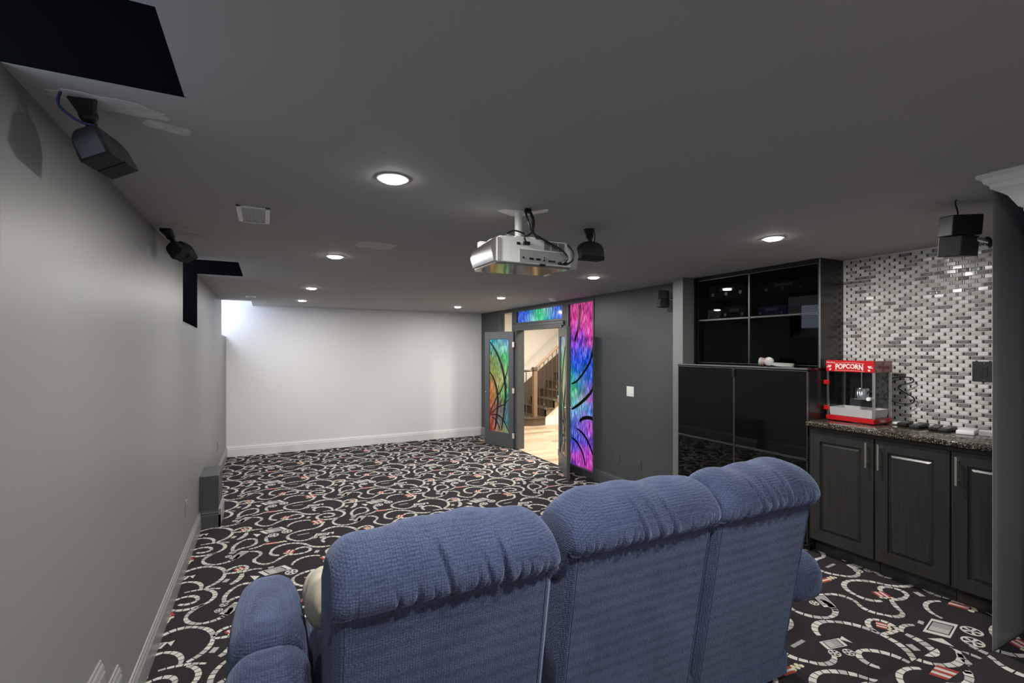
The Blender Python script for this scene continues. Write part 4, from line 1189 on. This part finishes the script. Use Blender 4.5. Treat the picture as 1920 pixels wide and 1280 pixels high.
# mosaic wall
tw = struct('wall_tiled', boxes((4.1, 4.25, 1.05, 2.26, 0.2, CEIL)), 'grout', 'mosaic tiled wall above the granite counter', 'wall')
ROW = 0.0262; PITCH = 0.0655; TLEN = 0.050; CHIP = 0.0085
tile_me = {}
def shared(key, m, w, h, d, bv):
    if (key, m) not in tile_me:
        bm = boxes((-d, 0.002, -w / 2, w / 2, -h / 2, h / 2))
        bmesh.ops.bevel(bm, geom=[e for e in bm.edges if all(v.co.x < 0 for v in e.verts)], offset=bv, segments=1, affect='EDGES')
        bmesh.ops.recalc_face_normals(bm, faces=bm.faces[:])
        me = bpy.data.meshes.new(key); bm.to_mesh(me); bm.free(); me.materials.append(MT[m]); tile_me[(key, m)] = me
    return tile_me[(key, m)]
tiles = []; chips = []
nrow = int((CEIL - CT) / ROW)
rt = random.Random(21)
for r_ in range(nrow):
    z = CT + 0.012 + ROW * (r_ + 0.5)
    if z > CEIL - 0.012: break
    y = 1.06 + (0.5 if r_ % 2 else 0) * PITCH
    while y < 2.255:
        y0_, y1_ = y, min(y + TLEN, 2.258)
        if y1_ - y0_ > 0.02:
            m = rt.choices(('tile_pale', 'tile_beige', 'tile_white', 'tile_grey', 'tile_wave'), (30, 20, 26, 12, 14))[0]
            tiles.append(((y0_ + y1_) / 2, z, y1_ - y0_, m))
        cyy = y + TLEN + (PITCH - TLEN) / 2
        if cyy < 2.25: chips.append((cyy, z))
        y += PITCH
vis = [t_ for t_ in tiles if 1.36 < t_[0]]
vis.sort(key=lambda t_: t_[0])
first = set(id(t_) for t_ in vis[:300])
stuff = {}
for t_ in tiles:
    if id(t_) in first:
        me = shared('tile', t_[3], TLEN, ROW - 0.0045, 0.005, 0.0012)
        o = bpy.data.objects.new('tile', me); COL.objects.link(o); o.parent = tw; o.location = (4.1, t_[0], t_[1])
        o.rotation_euler = (0, rt.uniform(-0.05, 0.05), rt.uniform(-0.06, 0.06))
        o.scale = (1, t_[2] / TLEN, 1)
    else:
        stuff.setdefault(t_[3], []).append(t_)
for m, lst in stuff.items():
    bm = B()
    for (yy, z, w, _) in lst:
        box(bm, 4.1 - 0.005 - rt.uniform(0, 0.001), 4.102, yy - w / 2, yy + w / 2, z - (ROW - 0.0045) / 2, z + (ROW - 0.0045) / 2)
    tag(obj('mosaic_tiles', bm, m, tw), kind='stuff')
chips.sort(key=lambda c: (c[0] < 1.36, c[0]))
for i, (yy, z) in enumerate(chips[:300]):
    me = shared('chip', 'chip', CHIP, ROW - 0.006, 0.004, 0.0008)
    o = bpy.data.objects.new('metal_chip', me); COL.objects.link(o); o.parent = tw; o.location = (4.1, yy, z)
bm = B()
for (yy, z) in chips[300:]:
    box(bm, 4.096, 4.102, yy - CHIP / 2, yy + CHIP / 2, z - (ROW - 0.006) / 2, z + (ROW - 0.006) / 2)
if chips[300:]: tag(obj('metal_chips', bm, 'chip', tw), kind='stuff')

# worktop
bm = boxes((DX - 0.033, 4.095, CY0, CY1 + 0.004, CT - 0.032, CT)); bevel(bm, 0.006, 2)
tag(obj('granite_worktop', bm, 'granite', smooth=True), 'polished dark speckled granite worktop below the mosaic tiles', 'worktop')
# three base cabinets
def base_cab(y0, y1, label, handle_far, door2=False):
    t = T('base_cabinet', (3.83, (y0 + y1) / 2, Z1), label=label, cat='cabinet')
    obj('carcass', boxes((DX + 0.022, 4.09, y0 + 0.001, y1 - 0.001, Z1 + 0.10, CT - 0.066)), 'wenge_side', t, world=True)
    obj('toe_kick', boxes((DX + 0.075, DX + 0.095, y0 + 0.001, y1 - 0.001, Z1, Z1 + 0.10)), 'wenge', t, world=True)
    a, b, z0, z1 = y0 + 0.003, y1 - 0.003, Z1 + 0.105, CT - 0.065
    s = 0.072
    bm = B()
    # door slab with a raised, chamfered centre panel
    def rect(x, i):
        return [(x, a + i, z0 + i), (x, b - i, z0 + i), (x, b - i, z1 - i), (x, a + i, z1 - i)]
    levels = [(DX + 0.02, 0), (DX + 0.002, 0), (DX, 0.003), (DX, s), (DX + 0.012, s + 0.004), (DX + 0.012, s + 0.010), (DX - 0.001, s + 0.026)]
    prev = None
    for x, i in levels:
        ring = [bm.verts.new(p) for p in rect(x, i)]
        if prev: ring_faces(bm, prev, ring)
        else: bm.faces.new(ring)
        prev = ring
    bm.faces.new(prev)
    d = obj('door', bm, 'wenge', t, world=True)
    hy = (b - 0.032) if handle_far else (a + 0.032)
    h = B(); cyl(h, (DX - 0.03, hy, z1 - 0.19), (DX - 0.03, hy, z1 - 0.025), 0.006, 14)
    for zz in (z1 - 0.165, z1 - 0.05):
        cyl(h, (DX - 0.03, hy, zz), (DX + 0.002, hy, zz), 0.0045, 10)
    ho = obj('handle', h, 'nickel', None, smooth=True)
    ho.data.transform(t.M.inverted()); ho.parent = d
base_cab(1.770, 2.195, 'dark laminate base cabinet under the popcorn machine', False)
base_cab(1.372, 1.768, 'dark laminate base cabinet under the remote controls', True)
base_cab(1.058, 1.370, 'dark laminate base cabinet beside the slate wall end', True)
bm = boxes((DX + 0.008, DX + 0.022, CY0 + 0.003, CY1, CT - 0.064, CT - 0.033))
tag(obj('worktop_rail', bm, 'wenge_side'), 'dark rail between worktop and cabinet doors', 'rail')

# black media units
mu = T('media_cabinet', (3.8, 2.83, 0), label='low gloss-black media cabinet with aluminium-edged doors', cat='cabinet')
MY0, MY1, MX, MZ = 2.203, 3.466, 3.55, 1.597
obj('carcass', boxes((MX + 0.02, 4.09, MY0, 2.264, 0.0, MZ - 0.02), (MX + 0.02, 4.35, 2.264, MY1, 0.0, MZ - 0.02)), 'wenge_side', mu, world=True)
obj('top_board', boxes((MX - 0.002, 4.09, MY0 - 0.002, MY1 + 0.002, MZ - 0.02, MZ)), 'gloss_black', mu, world=True, bev=0.002)
obj('top_edge', boxes((MX - 0.004, MX - 0.001, MY0, MY1, MZ - 0.012, MZ - 0.001)), 'alu', mu, world=True)
def media_door(par, x, y0, y1, z0, z1, m, edge=0.004):
    d = obj('door', boxes((x, x + 0.018, y0 + edge, y1 - edge, z0 + edge, z1 - edge)), m, par, world=True)
    e = boxes((x - 0.001, x + 0.018, y0, y1, z0, z0 + edge), (x - 0.001, x + 0.018, y0, y1, z1 - edge, z1), (x - 0.001, x + 0.018, y0, y0 + edge, z0, z1), (x - 0.001, x + 0.018, y1 - edge, y1, z0, z1))
    o = obj('edge_strip', e, 'alu', None); o.data.transform(par.M.inverted()); o.parent = d
MM = 2.835
for a, b in ((MY0 + 0.004, MM - 0.003), (MM + 0.003, MY1 - 0.004)):
    media_door(mu, MX, a, b, 0.925, MZ - 0.022, 'gloss_black', 0.003)
    media_door(mu, MX, a, b, 0.29, 0.918, 'gloss_black', 0.003)
obj('door_catch', boxes((MX - 0.012, MX, MM - 0.012, MM + 0.012, 1.50, 1.565)), 'black', mu, world=True, bev=0.003)
obj('plinth', boxes((MX + 0.03, MX + 0.05, MY0, MY1, 0, 0.29)), 'wenge_side', mu, world=True)

uu = T('glass_media_cabinet', (4.0, 2.88, MZ), label='tall smoked-glass media cabinet standing on the low black cabinet', cat='cabinet')
UX, UY0, UY1 = 3.80, 2.262, 3.497
obj('side_panel', boxes((UX, 4.095, UY0 - 0.004, UY0 + 0.016, MZ, CEIL - 0.002)), 'wenge_side', uu, world=True)
obj('side_panel', boxes((UX, 4.35, UY1 - 0.02, UY1, MZ, CEIL - 0.002)), 'black', uu, world=True)
obj('back_panel', boxes((4.33, 4.355, UY0, UY1, MZ, CEIL - 0.002)), 'black', uu, world=True)
obj('top_fascia', boxes((UX + 0.004, UX + 0.03, UY0, UY1, 2.405, CEIL - 0.002)), 'black', uu, world=True)
obj('shelf', boxes((UX + 0.03, 4.33, UY0 + 0.02, UY1 - 0.02, 1.995, 2.015)), 'black', uu, world=True)
obj('shelf', boxes((UX + 0.03, 4.33, UY0 + 0.02, UY1 - 0.02, 2.20, 2.212)), 'black', uu, world=True)
obj('divider', boxes((UX + 0.03, 4.33, 2.872, 2.888, MZ, 2.40)), 'black', uu, world=True)
obj('edge_strip', boxes((UX - 0.006, UX, UY0 - 0.004, UY0 + 0.004, MZ, CEIL - 0.004)), 'alu', uu, world=True)
for a, b in ((UY0 + 0.012, 2.877), (2.883, UY1 - 0.05)):
    for z0, z1 in ((MZ + 0.008, 2.012), (2.018, 2.402)):
        media_door(uu, UX, a, b, z0, z1, 'tint_glass', 0.0022)
# equipment on the shelves
def av(y0, y1, z, h, label, m='black', leds=3, x=UX + 0.06, d=0.28):
    t = T('av_unit', (x + d / 2, (y0 + y1) / 2, z), label=label, cat='av unit')
    obj('case', boxes((x + 0.008, x + d, y0, y1, z + 0.006, z + h)), m, t, world=True, bev=0.004)
    obj('front_panel', boxes((x, x + 0.010, y0, y1, z + 0.006, z + h)), 'charcoal' if m == 'black' else m, t, world=True, bev=0.002)
    obj('display', boxes((x - 0.002, x + 0.002, y0 + (y1 - y0) * 0.3, y0 + (y1 - y0) * 0.7, z + h * 0.55, z + h * 0.8)), 'grey_plastic', t, world=True)
    for k in range(leds):
        yy = y0 + (y1 - y0) * (0.12 + 0.76 * k / max(1, leds - 1))
        bm = B(); cyl(bm, (x - 0.010, yy, z + h * 0.35), (x, yy, z + h * 0.35), h * 0.13, 14); obj('knob', bm, 'alu', t, world=True, smooth=True)
    for yy in (y0 + 0.02, y1 - 0.02):
        obj('foot', boxes((x + 0.03, x + 0.06, yy - 0.01, yy + 0.01, z, z + 0.008)), 'black', t, world=True)
av(2.96, 3.36, 2.212, 0.13, 'black receiver with vent lines behind the upper glass door by the pillar')
av(2.96, 3.20, 2.015, 0.12, 'short black amplifier box below the receiver behind smoked glass', leds=2)
av(3.23, 3.38, 2.015, 0.10, 'narrow grey box beside the short amplifier behind smoked glass', 'grey_plastic', leds=2)
av(2.31, 2.56, 2.015, 0.15, 'grey switching unit behind the upper glass door by the tiles', 'grey_plastic', leds=4)
av(2.58, 2.84, 2.015, 0.09, 'blue boxed unit behind the smoked glass', 'blue_gear', leds=2)
av(2.40, 2.80, 2.212, 0.10, 'black player on the high shelf behind smoked glass', leds=3)

# headphones on the low cabinet
hp = T('headphones', (3.70, 2.56, MZ), label='pale grey and pink headphones lying on the black media cabinet', cat='headphones')
def cup(x, y, ax, rr):
    Mx = Matrix.Translation((x, y, rr)) @ Vector(ax).to_track_quat('Z', 'Y').to_matrix().to_4x4()
    k = rr / 0.034
    bm = B(); lathe(bm, [(0.024 * k, -0.010), (0.033 * k, -0.008), (0.034 * k, 0.002), (0.029 * k, 0.012), (0.014 * k, 0.016)], 24)
    bmesh.ops.transform(bm, verts=bm.verts[:], matrix=Mx); c = obj('ear_cup', bm, 'sage', hp, smooth=True)
    bm = B(); lathe(bm, [(0.016 * k, -0.028), (0.029 * k, -0.026), (0.0325 * k, -0.018), (0.030 * k, -0.010)], 24)
    bmesh.ops.transform(bm, verts=bm.verts[:], matrix=Mx); obj('cushion', bm, 'pink', c, smooth=True)
cup(-0.045, 0.100, (-0.45, 0.89, 0.1), 0.036); cup(-0.055, 0.020, (-0.80, -0.58, 0.15), 0.038)
bm = B()
pts = smooth_pts([(-0.055, 0.0, 0.022), (-0.060, -0.05, 0.014), (-0.045, -0.11, 0.012), (0.005, -0.140, 0.012), (0.055, -0.110, 0.014), (0.070, -0.03, 0.016), (0.040, 0.06, 0.020), (-0.03, 0.105, 0.028)], 6)
rings = []
for i, p in enumerate(pts):
    d = (pts[min(i + 1, len(pts) - 1)] - pts[max(i - 1, 0)]).normalized(); n = Vector((-d.y, d.x, 0)) * 0.0035
    rings.append([p + n + Vector((0, 0, -0.010)), p + n + Vector((0, 0, 0.010)), p - n + Vector((0, 0, 0.010)), p - n + Vector((0, 0, -0.010))])
loft(bm, rings); obj('headband', bm, 'sage', hp)

# ---- popcorn machine ------------------------------------------------------------
PX, PY, PW, PD, PH = 3.735, 2.020, 0.322, 0.232, 0.445
# local frame: X to the left along the front (far end +), Y into the counter; front face at y=0
pm = T('popcorn_machine', (PX, PY, CT), (0, 0, -PI / 2), label='red tabletop popcorn machine with clear windows', cat='popcorn machine')
W2 = PW / 2
obj('base', boxes((-W2, W2, 0, PD, 0.006, 0.040)), 'red', pm, bev=0.003)
for sx in (-1, 1):
    for yy in (0.03, PD - 0.03):
        bm = B(); cyl(bm, (sx * (W2 - 0.03), yy, 0), (sx * (W2 - 0.03), yy, 0.008), 0.011, 12); obj('rubber_foot', bm, 'black', pm)
tz = PH - 0.082
obj('canopy', boxes((-W2, W2, 0, 0.012, tz, PH), (-W2 + 0.002, W2 - 0.002, 0.01, PD, PH - 0.01, PH - 0.002)), 'red', pm, bev=0.002)
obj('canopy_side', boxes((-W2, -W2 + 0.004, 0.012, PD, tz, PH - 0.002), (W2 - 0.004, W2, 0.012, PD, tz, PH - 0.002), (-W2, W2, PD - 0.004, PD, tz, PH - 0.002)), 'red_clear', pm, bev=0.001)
for sx in (-1, 1):
    for yy in (0.006, PD - 0.016):
        obj('corner_post', boxes((sx * (W2 - 0.008) - 0.007, sx * (W2 - 0.008) + 0.007, yy, yy + 0.012, 0.04, tz)), 'silver', pm, bev=0.001)
fd = obj('front_door', boxes((-W2 + 0.016, W2 - 0.016, 0.006, 0.009, 0.042, tz)), 'clear_glass', pm)
for zz in (0.075, 0.265):
    h = obj('hinge', boxes((-W2 - 0.016, -W2 + 0.022, -0.006, 0.012, zz, zz + 0.032)), 'red', None, bev=0.005); h.parent = fd
bm = B(); cyl(bm, (W2 - 0.03, -0.016, 0.18), (W2 - 0.03, 0.006, 0.18), 0.013, 16); k_ = obj('knob', bm, 'white_plastic', None, smooth=True); k_.parent = fd
for sx in (-1, 1):
    obj('side_pane', boxes((sx * (W2 - 0.003) - 0.0012, sx * (W2 - 0.003) + 0.0012, 0.018, PD - 0.016, 0.042, tz)), 'clear_glass', pm)
obj('back_wall', boxes((-W2 + 0.05, W2 - 0.016, PD - 0.014, PD - 0.010, 0.042, tz)), mat('smoked_back', (0.05, 0.05, 0.065), 0.25), pm)
bm = B()
loft(bm, [[(-W2 + 0.022, 0.016, 0.042), (W2 - 0.022, 0.016, 0.042), (W2 - 0.022, PD - 0.022, 0.042), (-W2 + 0.022, PD - 0.022, 0.042)],
          [(-W2 + 0.013, 0.012, 0.10), (W2 - 0.013, 0.012, 0.10), (W2 - 0.013, PD - 0.018, 0.10), (-W2 + 0.013, PD - 0.018, 0.10)],
          [(-W2 + 0.018, 0.017, 0.10), (W2 - 0.018, 0.017, 0.10), (W2 - 0.018, PD - 0.023, 0.10), (-W2 + 0.018, PD - 0.023, 0.10)],
          [(-W2 + 0.028, 0.022, 0.050), (W2 - 0.028, 0.022, 0.050), (W2 - 0.028, PD - 0.028, 0.050), (-W2 + 0.028, PD - 0.028, 0.050)]])
obj('popcorn_tray', bm, 'tray', pm)
bm = B(); lathe(bm, [(0.046, 0), (0.050, 0.004), (0.050, 0.078), (0.047, 0.082), (0.01, 0.083)], 28, (0.02, 0.12, 0.165)); ke = obj('kettle', bm, 'steel', pm, smooth=True)
bm = B(); cyl(bm, (0.02, 0.12, 0.245), (0.02, 0.12, tz), 0.005, 10); o = obj('stirrer', bm, 'steel', None); o.parent = ke
bm = B(); cyl(bm, (0.066, 0.12, 0.225), (0.125, 0.125, 0.215), 0.009, 10); o = obj('kettle_handle', bm, 'black', None); o.parent = ke
bm = B(); cyl(bm, (0.05, 0.15, 0.20), (0.075, PD - 0.012, 0.20), 0.010, 10); o = obj('kettle_bracket', bm, 'black', None); o.parent = ke
# lettering on the canopy front; front faces -Y in the local frame, reading from far (+... ) to near
def sign(bm, scale_x, cx, cz, archk=0.0, parent=pm, name='lettering', m='print_white', hs=1.0):
    for v in bm.verts:
        x, y, z = v.co
        xx = x * scale_x
        v.co = (cx + xx, -0.0012 - z * 0.4, cz + y * hs * (1 + 0.0 * abs(xx)) - archk * xx * xx)
    return obj(name, bm, m, parent)

cz_ = tz + 0.036
bm = text_mesh('POPCORN', 0.052, 0.001, 0.0012)
mx_ = max(v.co.x for v in bm.verts)
for v in bm.verts: v.co.x *= 0.092 / mx_
for v in bm.verts:
    v.co.y *= 0.86 + 0.25 * (v.co.x / 0.092) ** 2
sign(bm, 1.0, 0.0, cz_ + 0.003, 0.9, name='canopy_lettering')
bm = text_mesh('West Bend', 0.013, 0.0008)
sign(bm, 1.0, -W2 + 0.034, PH - 0.016, name='canopy_lettering')
for k in range(31):
    xx = -0.098 + 0.196 * k / 30
    for zz in (cz_ + 0.031 - 0.9 * xx * xx, cz_ - 0.025 - 0.55 * xx * xx):
        obj('printed_dot', boxes((xx - 0.0016, xx + 0.0016, -0.0015, 0.0, zz - 0.0013, zz + 0.0013)), 'print_white', pm)
for cx_, sg_ in ((-W2 + 0.026, 1), (W2 - 0.026, -1)):
    for dx_, dz_, r_ in ((0, 0.004, 0.008), (-0.006, 0.010, 0.005), (0.007, 0.009, 0.006), (-0.014, 0.0, 0.004), (0.004, -0.018, 0.0065), (0.009, -0.014, 0.004)):
        bm = B(); cyl(bm, (cx_ + dx_ * sg_, -0.0014, cz_ + dz_ - 0.004), (cx_ + dx_ * sg_, 0.0, cz_ + dz_ - 0.004), r_, 10); obj('printed_popcorn', bm, 'print_white', pm)
# power cord coiled against the tiles
bm = B(); tube(bm, [(0.10, PD - 0.005, 0.30), (0.17, PD + 0.05, 0.325), (0.235, PD + 0.09, 0.325), (0.245, PD + 0.09, 0.295), (0.19, PD + 0.07, 0.275), (0.175, PD + 0.05, 0.255), (0.20, PD + 0.06, 0.225),
                     (0.25, PD + 0.09, 0.185), (0.24, PD + 0.09, 0.145), (0.19, PD + 0.06, 0.14), (0.12, PD + 0.04, 0.16), (0.06, PD + 0.03, 0.20), (0.04, PD + 0.0, 0.22)], 0.0042, 8)
obj('power_cord', bm, 'cable', pm, smooth=True)

# ---- remote controls and small boxes on the worktop ------------------------------
def remote(x, y, rot, L, Wd, H_, m, label, cat='remote control', name='remote_control', btn=True):
    t = T(name, (x, y, CT), (0, 0, rot), label=label, cat=cat)
    bm = boxes((-L / 2, L / 2, -Wd / 2, Wd / 2, 0, H_)); bevel(bm, min(0.006, H_ * 0.4), 3); obj('case', bm, m, t, smooth=True)
    if btn:
        for r_ in range(5):
            for c_ in range(3):
                xx = -L * 0.32 + r_ * L * 0.14; yy = (c_ - 1) * Wd * 0.27
                obj('button', boxes((xx - 0.004, xx + 0.004, yy - 0.0035, yy + 0.0035, H_ - 0.001, H_ + 0.0015)), 'grey_plastic', t)
        bm = B(); cyl(bm, (L * 0.36, 0, H_ - 0.001), (L * 0.36, 0, H_ + 0.0015), Wd * 0.22, 16); obj('dial', bm, 'charcoal', t)
remote(3.975, 1.826, 0.15, 0.10, 0.045, 0.017, 'white_plastic', 'small white box beside the popcorn machine', 'box', 'small_box', btn=False)
remote(3.95, 1.772, 0.20, 0.18, 0.055, 0.024, 'black', 'thick black remote beside the small white box')
remote(3.935, 1.685, 0.12, 0.20, 0.056, 0.022, 'charcoal', 'charcoal remote, second from the popcorn machine')
remote(3.93, 1.592, 0.25, 0.20, 0.05, 0.021, 'black', 'slim black remote with pale end in the row of remotes')
remote(3.925, 1.528, 0.10, 0.19, 0.05, 0.022, 'charcoal', 'charcoal remote beside the white device')
remote(3.925, 1.428, 0.22, 0.19, 0.085, 0.026, 'white_plastic', 'flat white device at the end of the remotes', 'device', 'flat_device', btn=False)

# ---- switches and sockets ---------------------------------------------------------
def plate(name, loc, rot, w, h, m, label, kind_):
    t = T(name, loc, rot, label=label, cat='wall plate')
    obj('cover_plate', boxes((-w / 2, w / 2, -0.006, 0, 0, h)), m, t, bev=0.002)
    if kind_ == 'switch':
        for xx in (-w / 4, w / 4):
            obj('rocker', boxes((xx - 0.017, xx + 0.017, -0.010, -0.005, h / 2 - 0.033, h / 2 + 0.033)), m, t, bev=0.002)
    elif kind_ == 'socket':
        obj('insert', boxes((-0.017, 0.017, -0.0085, -0.005, h / 2 - 0.034, h / 2 + 0.034)), m, t, bev=0.0015)
        for zz in (h / 2 - 0.018, h / 2 + 0.018):
            for xx in (-0.006, 0.006):
                obj('slot', boxes((xx - 0.0012, xx + 0.0012, -0.0092, -0.008, zz - 0.005, zz + 0.005)), 'black_soft', t)
        for zz in (0.010, h - 0.010):
            bm = B(); cyl(bm, (0, -0.0075, zz), (0, -0.0055, zz), 0.003, 10); obj('screw', bm, 'chrome', t)
    else:
        for zz in (0.012, h - 0.012):
            bm = B(); cyl(bm, (0, -0.0075, zz), (0, -0.0055, zz), 0.003, 10); obj('screw', bm, m, t)
RW = (0, 0, -PI / 2)
plate('light_switch', (XR, 4.515, 1.172), RW, 0.125, 0.118, 'white_plastic', 'white double light switch on the slate wall', 'switch')
plate('wall_socket', (XR, 4.75, 0.33), RW, 0.075, 0.125, 'base_slate', 'dark blank wall plate below the light switch', 'blank')
plate('wall_socket', (XR, 4.365, 0.33), RW, 0.075, 0.125, 'base_slate', 'dark wall socket nearer the media cabinet', 'socket')
plate('wall_socket', (4.094, 1.405, 1.530), RW, 0.120, 0.128, 'charcoal', 'charcoal socket plate on the mosaic tiles', 'socket')
LW = (0, 0, PI / 2)
plate('wall_socket', (XL, 4.66, 0.40), LW, 0.075, 0.125, 'base_grey', 'grey wall socket in front of the low wall box', 'socket')
plate('wall_socket', (XL, 7.50, 0.38), LW, 0.075, 0.125, 'base_grey', 'grey wall socket near the white screen wall', 'socket')
